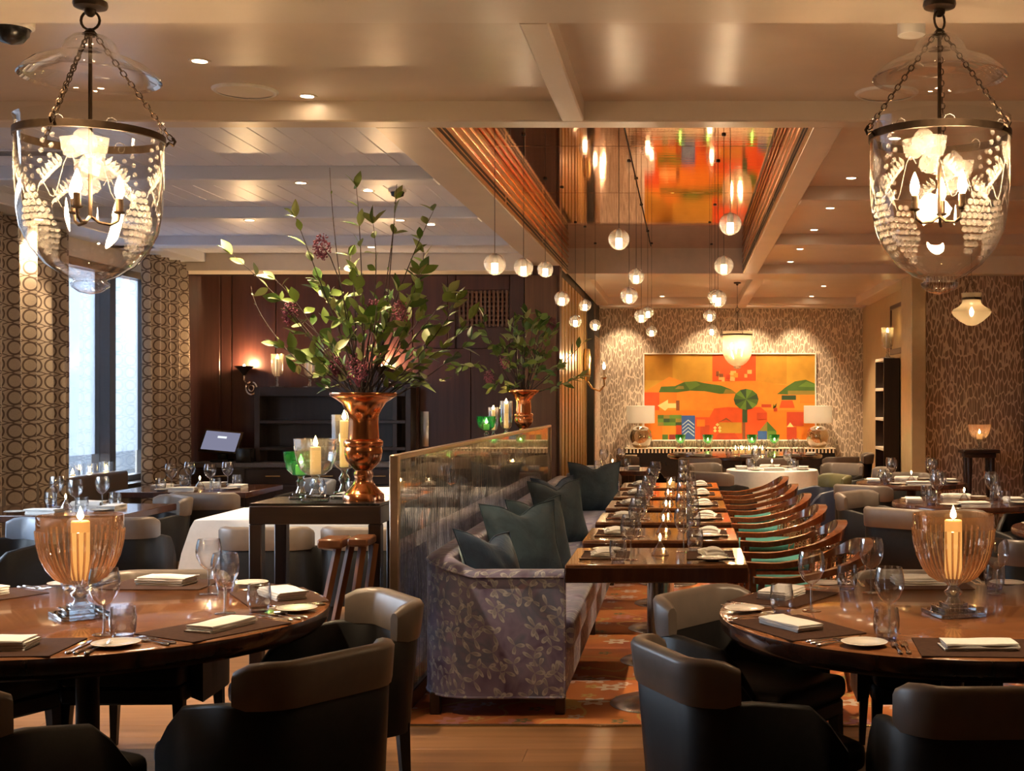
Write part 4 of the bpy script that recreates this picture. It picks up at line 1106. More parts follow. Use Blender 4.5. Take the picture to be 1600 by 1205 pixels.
# ------------------------------------------------------------------ sideboard, shelves, till
sb = thing('sideboard', 'dark sideboard with granite top below the shelves on the wood wall', 'sideboard', (X(465, 14.0), 14.05, 0))
MB().rbox((-1.09, -.22, 0), (1.22, .18, .80), .004, 1).build('body', 'dark_wood', sb)
MB().rbox((-1.11, -.25, .80), (1.24, .19, .85), .004, 1).build('worktop', 'granite', sb)
for k in range(4):
    xa = -1.08 + k * .57
    dw = MB().rbox((xa + .01, -.235, .62), (xa + .56, -.215, .78), .004, 1).build('drawer', 'dark_wood', sb)
    MB().rbox((xa + .22, -.25, .70), (xa + .38, -.235, .712), .003, 1).build('handle', 'gold_metal', dw)
    MB().rbox((xa + .01, -.235, .08), (xa + .56, -.215, .60), .004, 1).build('door', 'dark_wood_v', sb)
su = thing('shelf_unit', 'dark open wall shelf unit above the granite sideboard', 'shelf', (0, 14.12, 0))
xa, xb = X(402, 14.1), X(645, 14.1); z0, z1 = .852, Z(605, 14.0)
for x in (xa, xb - .06): MB().rbox((x, -.12, z0), (x + .06, .15, z1), .004, 1).build('side_panel', 'dark_wood_v', su)
for z in (z1 - .10, Z(662, 14.0), Z(704, 14.0)): MB().rbox((xa + .06, -.12, z), (xb - .06, .15, z + (.10 if z > 1.5 else .035)), .003, 1).build('shelf', 'dark_wood', su)
MB().box((xa + .06, .14, z0), (xb - .06, .15, z1)).build('back_panel', 'dark_wood_v', su, False)
MB().rbox((-3.2, -.11, z0), (-3.15, .14, z1 - .1), .003, 1).build('divider', 'dark_wood_v', su)
for px, lb in ((432, 'left'), (483, 'right')):
    inst('cut_hurricane', 'hurricane_candle', lb + ' cut-glass hurricane candle on top of the dark wall shelf', 'candle holder', (X(px, 14.05), 14.08, z1 + .001), 0, 'hurricane candles on the wall shelf')
till = thing('till_terminal', 'touchscreen till terminal on the granite sideboard', 'till', (X(345, 13.95), 13.98, .851), .0)
MB().rbox((-.10, -.09, 0), (.10, .10, .03), .006, 2).build('foot', 'screen_dark', till); MB().rbox((-.05, 0, .03), (.05, .05, .14), .006, 2).build('neck', 'screen_dark', till)
mt = Matrix.Translation((0, -.02, .22)) @ Matrix.Rotation(-.55, 4, 'X') @ Matrix.Rotation(.10, 4, 'Y')
MB().rbox((-.22, -.015, -.14), (.22, .02, .14), .010, 2, mat=mt).build('bezel', 'dark_metal', till)
MB().rbox((-.19, -.019, -.115), (.19, -.014, .115), .001, 1, mat=mt).build('display', 'screen_glow', till)
emit('display_mark', (.9, .95, 1), .28)
MB().rbox((-.045, -.022, .035), (.055, -.018, .06), .0015, 1, mat=mt).build('display_mark', 'display_mark', till)
pr = thing('receipt_printer', 'small black receipt printer beside the till terminal', 'printer', (X(387, 13.95), 13.88, .851))
MB().rbox((-.08, -.09, 0), (.08, .09, .15), .012, 2).build('body', 'screen_dark', pr); MB().rbox((-.06, -.06, .15), (.06, .05, .156), .002, 1).build('lid', 'dark_metal', pr)
# ------------------------------------------------------------------ place settings
def frame(c, ang, R):
    a = math.radians(ang); o = Vector((math.cos(a), math.sin(a))); i = -o; r = Vector((i.y, -i.x))
    rz = math.atan2(i.y, i.x) - PI / 2
    return (lambda u, w: Vector(c) + o * (R - w) + r * u), rz
def setting(c, ang, R, z, where, items, group_of, seed=0, nap='napkin', mat='placemat'):
    P, rz = frame(c, ang, R); rr = random.Random(seed)
    def go(key, name, label, cat, u, w, zz=0, dr=0, g=None):
        p = P(u, w); inst(key, name, label + ' ' + where, cat, (p.x, p.y, z + zz), rz + dr, (g or name.replace('_', ' ')) + 's ' + group_of)
    if 'm' in items: go(mat, 'placemat', 'brown woven placemat', 'placemat', 0, .175, .0005, 0)
    mz = .0045 if 'm' in items else .0005
    if 'n' in items: go(nap, 'napkin', 'folded white napkin', 'napkin', rr.uniform(-.02, .02), .16, mz, rr.uniform(-.2, .2))
    if 'F' in items:
        go('fork', 'fork', 'inner silver fork', 'fork', -.245, .16, .0005, rr.uniform(-.06, .06)); go('fork', 'fork', 'outer silver fork', 'fork', -.275, .155, .0005, rr.uniform(-.06, .06))
    if 'f' in items: go('fork', 'fork', 'silver fork', 'fork', -.15, .15, .004, rr.uniform(-.2, .2))
    if 'K' in items:
        go('knife', 'knife', 'inner silver knife', 'knife', .245, .16, .0005, rr.uniform(-.06, .06)); go('knife', 'knife', 'outer silver knife', 'knife', .278, .155, .0005, rr.uniform(-.06, .06))
        go('spoon', 'spoon', 'silver spoon', 'spoon', .312, .155, .0005, rr.uniform(-.06, .06))
    if 'k' in items: go('knife', 'knife', 'silver knife', 'knife', .16, .15, .004, rr.uniform(-.2, .2))
    if 'p' in items: go('plate', 'side_plate', 'white side plate', 'plate', -.375 if 'F' in items else -.19, .19 if 'F' in items else .17, .0005)
    if 'w' in items: go('wine_glass', 'wine_glass', 'empty wine glass', 'glass', .235 if R > .8 else .16, .40 if R > .8 else .31, .0005)
    if 't' in items: go('tumbler', 'tumbler', 'water tumbler', 'glass', .325 if R > .8 else .235, .32 if R > .8 else .25, .0005)
LW, RW = 'of the left round table', 'of the right round table'
for ang, nm, it, sd, nk in ((30, 'at right rear seat', 'mnFKpwt', 1, 'napkin_fold'), (330, 'at right front seat', 'mnFKpwt', 2, 'napkin'), (274, 'at front seat', 'mnFKpwt', 3, 'napkin_fold'),
                        (90, 'at rear seat', 'mnFKpwt', 4, 'napkin_fold'), (150, 'at left rear seat', 'mnFpwt', 5, 'napkin_fold')):
    setting(LT, ang, .87, .75, nm + ' ' + LW, it, 'on the left round table', sd, nk)
for ang, nm, it, sd, nk in ((90, 'at rear seat', 'mnFKpwt', 11, 'napkin_fold'), (150, 'at left rear seat', 'mnFKpwt', 12, 'napkin_fold'), (208, 'at left front seat', 'mnFKpwt', 13, 'napkin'),
                        (266, 'at front seat', 'mnFKpwt', 14, 'napkin'), (32, 'at right rear seat', 'wtp', 15, 'napkin')):
    setting(RTc, ang, .87, .75, nm + ' ' + RW, it, 'on the right round table', sd, nk)
inst('amber_hurricane', 'hurricane_candle', 'ribbed amber glass goblet with candle on the left round table', 'candle holder', (LT[0] + .02, LT[1] - .10, .7505), .7, 'amber hurricane goblets')
inst('amber_hurricane', 'hurricane_candle', 'ribbed amber glass goblet with candle on the right round table', 'candle holder', (RTc[0] - .01, RTc[1] - .06, .7505), .25, 'amber hurricane goblets')
# row tables
for k in range(6):
    c = (TX, TY[k]); wh = 'of the ' + ORD[k] + ' row table'; g = 'on the tables along the banquette'
    setting(c, 180, .44, .75, 'on the banquette side ' + wh, 'mnfkpwt' if k < 4 else 'mnpwt', g, 20 + k, 'napkin_soft', 'placemat_small')
    setting(c, 0, .44, .75, 'on the armchair side ' + wh, 'mnfkpwt' if k < 4 else 'mnpwt', g, 40 + k, 'napkin_soft', 'placemat_small')
    inst('oil_candle' if k != 5 else 'votive', 'oil_candle', ORD[k] + ' small glass oil candle in the row down the banquette tables', 'candle', (TX + .01, TY[k] + .03, .7505), 0, 'oil candles on the tables along the banquette')
# other tables
def table_set(c, R, angs, z, where, g, items='npwt', candle=True, seed=0, nap='napkin_fold'):
    for i, (a, nm) in enumerate(angs): setting(c, a, R, z, nm + ' ' + where, items, g, seed + i, nap, 'placemat_small')
    if candle: inst('oil_candle', 'oil_candle', 'small glass oil candle ' + where.replace('of ', 'in the middle of ', 1), 'candle', (c[0], c[1], z + .0005), 0, 'oil candles on the other tables')
table_set((-4.45, 9.2), .50, ((90, 'at far seat'), (0, 'at right seat'), (270, 'at near seat')), .75, 'of the table at the left edge', 'on the table at the left edge', 'npwt', True, 60)
table_set((-4.3, 11.35), .50, ((90, 'at far seat'), (0, 'at right seat'), (270, 'at near seat'), (180, 'at left seat')), .75, 'of the table before the window', 'on the table before the window', 'npwt', True, 70)
table_set((-2.42, 8.85), .45, ((90, 'at far seat'), (270, 'at near seat'), (0, 'at right seat')), .758, 'of the clothed table behind the console', 'on the clothed table behind the console', 'npwtf', True, 80)
table_set((-2.2, 11.0), .45, ((270, 'at near seat'), (0, 'at right seat')), .758, 'of the farther clothed table behind the screen', 'on the farther clothed table', 'npwt', True, 85)
table_set((2.15, 12.15), .52, ((90, 'at far seat'), (180, 'at left seat'), (270, 'at near seat'), (0, 'at right seat')), .7505, 'of the farthest dark round table on the right', 'on the farthest right round table', 'npwt', True, 90)
table_set((2.15, 9.85), .55, ((90, 'at far seat'), (180, 'at left seat'), (270, 'at near seat'), (0, 'at right seat')), .7505, 'of the middle dark round table on the right', 'on the middle right round table', 'npwt', True, 100)
table_set((2.62, 7.85), .60, ((100, 'at far seat'), (180, 'at left seat'), (255, 'at near seat')), .7505, 'of the round table at the right edge', 'on the round table at the right edge', 'npwt', False, 110)
table_set((.97, 14.25), .50, ((90, 'at far seat'), (180, 'at left seat'), (270, 'at near seat'), (0, 'at right seat')), .758, 'of the white-clothed round table', 'on the white-clothed round table', 'npwt', True, 120)
table_set((-.81, 14.35), .40, ((180, 'at left seat'), (0, 'at right seat')), .755, 'of the small table past the banquette', 'on the small table past the banquette', 'nwt', True, 130)
table_set((.85, 18.2), 1.1, ((270, 'at near seat'), (230, 'at near left seat'), (310, 'at near right seat'), (190, 'at left seat'), (350, 'at right seat')), .7505, 'of the wide table by the sideboard', 'on the wide table by the sideboard', 'mnpwt', False, 140)
for k in range(5):
    inst('votive', 'votive_candle', ['leftmost', 'second from left', 'middle', 'second from right', 'rightmost'][k] + ' glass votive candle in the cluster on the wide table', 'candle', (.72 + k * .095, 18.15 + .07 * (k % 2), .7505), 0, 'votive candles on the wide table', (1, 1, 1.9))
# ------------------------------------------------------------------ hanging bell-jar lanterns
BELL = [(.004, -.048), (.040, -.040), (.066, -.022), (.070, -.008), (.058, .0), (.060, .006), (.10, .022), (.155, .060), (.205, .120), (.238, .190), (.252, .27), (.255, .36), (.255, .585), (.262, .60)]
def r_at(z, prof):
    for (r0, z0), (r1, z1) in zip(prof, prof[1:]):
        if z0 <= z <= z1 and z1 > z0: return r0 + (r1 - r0) * (z - z0) / (z1 - z0)
    return prof[-1][0]
def on_bell(q, z, off=.0015):
    r = r_at(z, BELL) + off; return (r * math.cos(q), r * math.sin(q), z)
def etched_leaf(q0, z0, ang, ln, wd):
    """a leaf outline laid on the curved glass"""
    m = MB(); N = 10; rows = []
    for i in range(N + 1):
        t = i / N; w = wd * math.sin(PI * t ** .75) * (1 + .12 * (i % 2)); row = []
        for s in (-1, -.5, 0, .5, 1):
            a = t * ln; b = s * w
            du = a * math.cos(ang) - b * math.sin(ang); dz = a * math.sin(ang) + b * math.cos(ang)
            row.append(on_bell(q0 + du / .255, min(.57, z0 + dz)))
        rows.append(row)
    return m.strip(rows)
def chain(m, a, b, n=18, r=.009, w=.0024):
    a = Vector(a); b = Vector(b); d = b - a; t = d.normalized(); s = t.cross(Vector((0, 0, 1))).normalized(); u = s.cross(t)
    ln = d.length / n
    for k in range(n):
        c = a + d * ((k + .5) / n); e = s if k % 2 else u
        m.tube([c + t * math.cos(q) * ln * .62 + e * math.sin(q) * r for q in [2 * PI * i / 8 for i in range(8)]], w, 4, True)
def lantern_proto(key, zc, nb=3, detail=True):
    """origin at the bottom rim of the bowl; ceiling plate at z = zc"""
    P = []
    P.append(('bowl', MB().lathe(BELL, 48).mesh('bowl', 'lantern_glass' if detail else 'glow_glass', True, 60), []))
    if detail:
        e = MB(); g = MB(); v = MB(); rr = random.Random(3)
        for k in range(4):
            q0 = k * PI / 2 + .35
            for a, ln, wd in ((2.5, .10, .040), (.65, .105, .045), (1.55, .11, .042), (-1.0, .09, .036)):
                e.v and None
                L1 = etched_leaf(q0, .43, a, ln, wd); e.add(L1.v, L1.f)
            # grape bunches
            qg = q0 + .80
            for row in range(11):
                nn = max(1, 6 - abs(row - 4) if row < 5 else 11 - row)
                for c2 in range(nn):
                    q = qg + (c2 - (nn - 1) / 2) * .090; z = .31 - row * .024
                    if z < .075: continue
                    p = on_bell(q, z, .001); g.lathe([(.0116, 0), (.010, .004), (.006, .007), (.0004, .008)], 8, (0, 0, 0))
                    # turn the little dome to face outwards
                    n0 = len(g.v) - 32; er = Vector((math.cos(q), math.sin(q), 0)); et = Vector((-math.sin(q), math.cos(q), 0)); ez = Vector((0, 0, 1))
                    for i in range(n0, len(g.v)):
                        x, y, zz = g.v[i]; g.v[i] = tuple(Vector(p) + et * x + ez * y + er * zz)
            # berries on a sprig and curling tendrils
            for b2 in range(9):
                q = q0 - .55 + .07 * (1 if b2 % 2 else -1) + .01 * b2; z = .37 + b2 * .018; p = on_bell(q, z, .001); n0 = len(g.v)
                g.lathe([(.010, 0), (.007, .005), (.0004, .007)], 8)
                er = Vector((math.cos(q), math.sin(q), 0)); et = Vector((-math.sin(q), math.cos(q), 0))
                for i in range(n0, len(g.v)):
                    x, y, zz = g.v[i]; g.v[i] = tuple(Vector(p) + et * x + Vector((0, 0, 1)) * y + er * zz)
            for s in (-1, 1):
                v.tube([on_bell(q0 + s * (.1 + .05 * i), .40 + .05 * math.sin(i * .8) - .012 * i) for i in range(12)], .0018, 4)
                v.tube([on_bell(q0 + s * .35 + .10 * math.cos(i * .7) * (1 - i / 14), .545 + .03 * math.sin(i * .7) * (1 - i / 14)) for i in range(13)], .0015, 4)
                for i in range(6):
                    L1 = etched_leaf(q0 + s * (.28 + .05 * i), .40 - .012 * i, (.9 if s > 0 else 2.2), .04, .007); e.add(L1.v, L1.f)
                    L1 = etched_leaf(q0 + s * (.28 + .05 * i), .40 - .012 * i, (-.7 if s > 0 else 3.9), .04, .007); e.add(L1.v, L1.f)
        P.append(('etched_leaves', e.mesh('etched_leaves', 'etched_frost'), [])); P.append(('etched_grapes', g.mesh('etched_grapes', 'etched_frost'), [])); P.append(('etched_tendrils', v.mesh('etched_tendrils', 'etched_frost'), []))
    band = MB().lathe([(.2575, .525), (.263, .527), (.263, .553), (.2575, .555), (.2575, .525)], 48)
    P.append(('band', band.mesh('band', 'bronze_metal'), []))
    zt = .93
    for k in range(3):
        q = 2 * PI * k / 3 + PI * .83
        hk = MB().tube([(.262 * math.cos(q), .262 * math.sin(q), .53), (.275 * math.cos(q), .275 * math.sin(q), .545), (.29 * math.cos(q), .29 * math.sin(q), .535), (.297 * math.cos(q), .297 * math.sin(q), .55), (.287 * math.cos(q), .287 * math.sin(q), .565)], .006, 6)
        P.append(('hook', hk.mesh('hook', 'bronze_metal'), []))
        m = MB(); chain(m, (.285 * math.cos(q), .285 * math.sin(q), .555), (.012 * math.cos(q), .012 * math.sin(q), zt), 20)
        P.append(('chain', m.mesh('chain', 'bronze_metal'), []))
    P.append(('smoke_bell', MB().lathe([(.012, .925), (.06, .915), (.088, .89), (.100, .86), (.112, .845), (.15, .832), (.20, .81), (.235, .78), (.247, .765), (.250, .758), (.246, .755), (.235, .765)], 40).mesh('smoke_bell', 'lantern_glass', True, 60), []))
    P.append(('stem', MB().tube([(0, 0, .235), (0, 0, zt + .01)], .0075, 8).mesh('stem', 'bronze_metal'), []))
    rg = MB().tube([(.035 * math.cos(q), 0, zt + .045 + .035 * math.sin(q)) for q in [2 * PI * i / 16 for i in range(16)]], .005, 6, True)
    rg.lathe([(.018, zt - .015), (.022, zt), (.012, zt + .012), (.004, zt + .016)], 14)
    rg.tube([(0, .022 * math.cos(q), zt + .098 + .022 * math.sin(q)) for q in [2 * PI * i / 12 for i in range(12)]], .004, 6, True)
    P.append(('ring', rg.mesh('ring', 'dark_metal'), []))
    P.append(('ceiling_plate', MB().lathe([(.010, zc - .055), (.020, zc - .045), (.022, zc - .03), (.058, zc - .022), (.062, zc - .012), (.060, zc), (.0005, zc)], 24).mesh('ceiling_plate', 'dark_metal'), [('hanger', MB().tube([(0, 0, zt + .115), (0, 0, zc - .05)], .004, 6).mesh('hanger', 'dark_metal'))]))
    for k in range(nb):
        q = 2 * PI * k / nb + .5; c, s = math.cos(q), math.sin(q)
        ar = MB().tube([(0, 0, .245), (.03 * c, .03 * s, .222), (.07 * c, .07 * s, .216), (.095 * c, .095 * s, .232), (.10 * c, .10 * s, .262)], .006, 6)
        ar.lathe([(.010, .258), (.019, .262), (.021, .268)], 12, (.10 * c, .10 * s, 0))
        P.append(('arm', ar.mesh('arm', 'bronze_metal'), [('sleeve', MB().lathe([(.014, .266), (.014, .315), (.010, .318)], 12, (.10 * c, .10 * s, 0)).mesh('sleeve', 'bronze_metal')),
                                                         ('bulb', MB().lathe([(.008, .317), (.016, .335), (.0175, .350), (.013, .372), (.006, .392), (.0008, .404)], 12, (.10 * c, .10 * s, 0)).mesh('bulb', 'bulb'))]))
    proto(key, P)
BZ = 1.985
lantern_proto('lantern', ZS - BZ); lantern_proto('lantern_far', (ZP - 1.985) / .8, 3, False)
inst('lantern', 'bell_lantern', 'large etched glass bell lantern hanging above the left round table', 'lantern', (-2.22, 4.78, BZ), 0, 'glass bell lanterns')
inst('lantern', 'bell_lantern', 'large etched glass bell lantern hanging above the right round table', 'lantern', (.951, 4.78, BZ), .8, 'glass bell lanterns')
inst('lantern_far', 'bell_lantern', 'small glass bell lantern hanging in front of the painting', 'lantern', (X(1152, 17.6), 17.6, 1.985), .3, 'glass bell lanterns', (.8, .8, .8))
# small bell pendant by the wallpapered wall
bp = thing('glass_pendant', 'small cut-glass pendant lamp in front of the wallpapered wall', 'pendant', (X(1518, 13.3), 13.3, 2.30))
MB().lathe([(.004, .0), (.05, .008), (.12, .05), (.185, .11), (.20, .145), (.185, .17), (.13, .20), (.098, .235), (.092, .265), (.10, .30), (.105, .34)], 40, rib=.02, ribn=20).build('bowl', 'glow_glass', bp)
MB().lathe([(.096, .268), (.102, .272), (.102, .29), (.096, .294)], 32).build('band', 'bronze_metal', bp)
for k in range(3):
    q = 2 * PI * k / 3 + .6; m = MB(); chain(m, (.1 * math.cos(q), .1 * math.sin(q), .28), (0, 0, .50), 10, .007, .002); m.build('chain', 'bronze_metal', bp)
m = MB(); chain(m, (0, 0, .50), (0, 0, .80), 12, .007, .002); m.build('chain', 'bronze_metal', bp)
MB().lathe([(.03, .80), (.05, .82), (.05, .84)], 16).build('ceiling_plate', 'bronze_metal', bp)
MB().lathe([(.008, .10), (.02, .125), (.022, .15), (.012, .18), (.0008, .195)], 12).build('bulb', 'lamp_glow', bp)

# ------------------------------------------------------------------ globe pendants under the copper ceiling
GR = .065
gl = MB().lathe([(max(.0005, GR * math.sin(PI * k / 14)), -GR * math.cos(PI * k / 14)) for k in range(15)], 28).mesh('globe', 'globe_glass')
gi = MB().lathe([(.0005, -.052), (.016, -.052), (.019, -.046), (.019, .0), (.0185, .004)], 16).mesh('bulb', 'globe_bulb')
gt = MB().lathe([(.0185, .004), (.0185, .045), (.012, .06), (.006, .066)], 16).mesh('bulb_holder', 'white_plastic')
gs = [(773, 413, 34), (818, 418, 30), (852, 421, 25), (878, 467, 24), (899, 502, 20), (914, 477, 19.5), (930, 508, 17.6), (967, 374, 33), (994, 432, 25), (983, 462, 27), (1002, 494, 22), (1012, 488, 19),
      (1018, 518, 17.6), (1141, 350, 35), (1131, 415, 30), (1122, 467, 27), (1117, 463, 22), (1109, 493, 20), (1112, 516, 17.5)]
NTH = ['first', 'second', 'third', 'fourth', 'fifth', 'sixth', 'seventh', 'eighth', 'ninth', 'tenth', 'eleventh', 'twelfth', 'thirteenth', 'fourteenth', 'fifteenth', 'sixteenth', 'seventeenth', 'eighteenth', 'nineteenth']
for i, (px, py, d) in enumerate(sorted(gs)):
    D = min(15.0, max(7.25, 2 * GR * F / d)); z = Z(py, D); x = X(px, D)
    x = max(-1.36, min(.66, x))
    t = thing('globe_pendant', NTH[i] + ' glass globe pendant from the left under the copper ceiling', 'pendant', (x, D, z), 0, 'globe pendants under the copper ceiling')
    put('globe', gl, t); put('bulb', gi, t); put('bulb_holder', gt, t)
    MB().tube([(0, 0, .06), (0, 0, ZW - z)], .0022, 5).build('cable', 'dark_metal', t)
    MB().lathe([(.0005, ZW - z - .012), (.014, ZW - z - .010), (.016, ZW - z)], 12).build('cable_boss', 'dark_metal', t)

# ------------------------------------------------------------------ ceiling fittings
def speaker(px, py, label):
    d = zd(py); t = thing('ceiling_speaker', label, 'speaker', (X(px, d), d, ZP), 0, 'round ceiling speakers')
    MB().lathe([(.14, -.012), (.155, -.012), (.165, -.004), (.166, 0)], 40).build('rim', 'white_plastic', t); MB().lathe([(.0005, -.014), (.10, -.012), (.14, -.009)], 40).build('grille', 'cream_trim', t)
speaker(383, 141, 'round ceiling speaker to the right of the left lantern'); speaker(1385, 145, 'round ceiling speaker beside the right lantern')
d = 5.3; t = thing('dome_camera', 'white dome security camera at the left edge of the ceiling', 'camera', (X(18, d), d, ZP))
MB().lathe([(.085, 0), (.09, -.02), (.088, -.055), (.075, -.062)], 32).build('housing', 'white_plastic', t); MB().lathe([(.072, -.060), (.068, -.085), (.045, -.115), (.0005, -.128)], 28).build('dome', 'screen_dark', t)
d = 9.65; t = thing('dome_camera', 'small black dome camera behind the tall flower stems', 'camera', (X(621, d), d, ZP - .016))
MB().lathe([(.065, 0), (.066, -.02), (.055, -.024)], 28).build('housing', 'white_plastic', t); MB().lathe([(.054, -.02), (.045, -.05), (.0005, -.07)], 24).build('dome', 'screen_dark', t)
d = 5.35; t = thing('ceiling_sensor', 'white cylindrical ceiling sensor behind the right lantern', 'sensor', (X(1424, d), d, ZP))
MB().lathe([(.064, 0), (.064, -.018), (.058, -.018), (.058, -.07), (.056, -.075), (.0005, -.076)], 28).build('body', 'white_plastic', t)
for k in range(6):
    q = PI + k * PI / 6; MB().box((-.012, -.004, -.016), (.012, .004, -.008)).build('slot', 'black', t, False, loc=(.064 * math.cos(q), .064 * math.sin(q), 0)).rotation_euler = (0, 0, q + PI / 2)
for (px, y, z, ln, lb) in ((15, 8.2, ZP - .017, .9, 'left edge of the white boarded ceiling'), (300, 13.2, ZP - .017, .5, 'boarded ceiling above the window corner')):
    t = thing('air_vent', 'slotted air vent in the ' + lb, 'vent', (X(px, y), y, z), 0, 'ceiling air vents')
    MB().rbox((-ln / 2, -.10, -.008), (ln / 2, .10, 0), .003, 1).build('frame', 'white_beam', t)
    for k in range(4): MB().box((-ln / 2 + .03, -.07 + k * .038, -.010), (ln / 2 - .03, -.055 + k * .038, -.006)).build('slot', 'black', t, False)

# ------------------------------------------------------------------ curtains
def curtain(y0, y1, label, seed=1, ztop=3.02, amp=.075, per=.26):
    me = bpy.data.meshes.new('curtain'); rr = random.Random(seed); N = int((y1 - y0) / .018); V = []; U = []; Fc = []
    zs = [.06, .5, 1.0, 1.5, 2.0, 2.5, ztop]
    arc = 0; prev = None; cols = []
    for i in range(N + 1):
        y = y0 + (y1 - y0) * i / N; ph = 2 * PI * (y - y0) / per + .8 * math.sin(y * 2.1 + seed)
        col = []
        for j, z in enumerate(zs):
            f = 1 - .25 * z / ztop
            col.append((-5.45 + amp * f * math.sin(ph) + .012 * math.sin(ph * .5 + z), y + .02 * math.cos(ph) * f, z))
        if prev: arc += math.dist(col[3][:2], prev[3][:2])
        prev = col; cols.append((col, arc))
    for col, a in cols:
        for p in col: V.append(p); U.append((a, p[2]))
    n = len(zs)
    for i in range(N):
        for j in range(n - 1): Fc.append((i*n+j, (i+1)*n+j, (i+1)*n+j+1, i*n+j+1))
    me.from_pydata(V, [], Fc); me.materials.append(MAT['curtain_cloth']); uv = me.uv_layers.new(name='UVMap')
    for lp in me.loops: uv.data[lp.index].uv = U[lp.vertex_index]
    me.polygons.foreach_set('use_smooth', [True] * len(me.polygons))
    o = put('curtain', me); tag(o, label, 'curtain', 'ring-patterned curtains')
    md = o.modifiers.new('thick', 'SOLIDIFY'); md.thickness = .004
curtain(9.25, 11.33, 'wide beige curtain with ring pattern at the left picture edge', 1)
curtain(12.85, 14.05, 'narrow beige curtain with ring pattern between window and wood wall', 4)
for k, (px, lb) in enumerate(((113, 'left'), (143, 'middle'), (170, 'right'))):
    y = 11.75 + k * .34; inst('cylinder_hurricane', 'hurricane_candle', lb + ' candle in a glass cylinder on the window sill', 'candle holder', (-5.62, y, .701), 0, 'window sill candles')

# ------------------------------------------------------------------ copper urns and their flowers
VP_ = [(.099, 0), (.099, .03), (.088, .04), (.054, .078), (.041, .108), (.046, .118), (.047, .135), (.041, .146), (.042, .150), (.060, .168), (.083, .196), (.093, .235), (.090, .252), (.087, .262), (.094, .268), (.095, .290), (.088, .298), (.075, .303),
       (.071, .38), (.074, .42), (.084, .442), (.108, .48), (.145, .505), (.160, .513), (.163, .522), (.161, .530), (.150, .528), (.10, .475), (.07, .42), (.06, .33), (.0005, .32)]
proto('copper_urn', [('urn', MB().lathe(VP_, 48).mesh('urn', 'copper', True, 50), [])])
U1 = (X(568, 6.30), 6.30, CH + .001); U2 = (X(818, 12.6), 12.6, 1.101)
inst('copper_urn', 'copper_urn', 'tall polished copper urn on the near dark console', 'vase', U1, 0, 'copper urns')
inst('copper_urn', 'copper_urn', 'copper urn at the far end behind the glass screen', 'vase', U2, 0, 'copper urns')
def leaf_mesh(m, ln=.07, wd=.019, fold=.25):
    b = MB(); N = 5; rows = []
    for i in range(N + 1):
        t = i / N; w_ = wd * math.sin(PI * min(.985, max(.03, t)) ** .85); z = -.12 * ln * t * t
        rows.append([(-w_, t * ln, z + w_ * fold), (0, t * ln, z), (w_, t * ln, z + w_ * fold)])
    b.strip(rows); return b.mesh('leaf', m, True, 180)
LEAF = [leaf_mesh('leaf_green', .080, .020), leaf_mesh('leaf_dark', .080, .021), leaf_mesh('leaf_pale', .075, .017), leaf_mesh('leaf_green', .055, .013)]
def lilac_mesh(seed, r, m):
    rr = random.Random(seed); b = MB()
    for k in range(150):
        u = Vector((rr.gauss(0, 1), rr.gauss(0, 1), rr.gauss(0, 1))).normalized() * r * rr.uniform(.55, 1)
        u.z *= 1.5; c = u; s = rr.uniform(.004, .0065)
        b.add([c + Vector(d) * s for d in ((1,0,0), (-1,0,0), (0,1,0), (0,-1,0), (0,0,1), (0,0,-1))], [(0,2,4), (2,1,4), (1,3,4), (3,0,4), (2,0,5), (1,2,5), (3,1,5), (0,3,5)])
    for k in range(14):
        u = Vector((rr.gauss(0, 1), rr.gauss(0, 1), rr.gauss(0, .6))).normalized() * r * .8; b.tube([(0, 0, -r * 1.4), u], .0015, 4)
    return b.mesh('lilac', m, False)
def bez(a, b, c, n=9): return [a * (1 - t) ** 2 + b * 2 * t * (1 - t) + c * t * t for t in [i / n for i in range(n + 1)]]
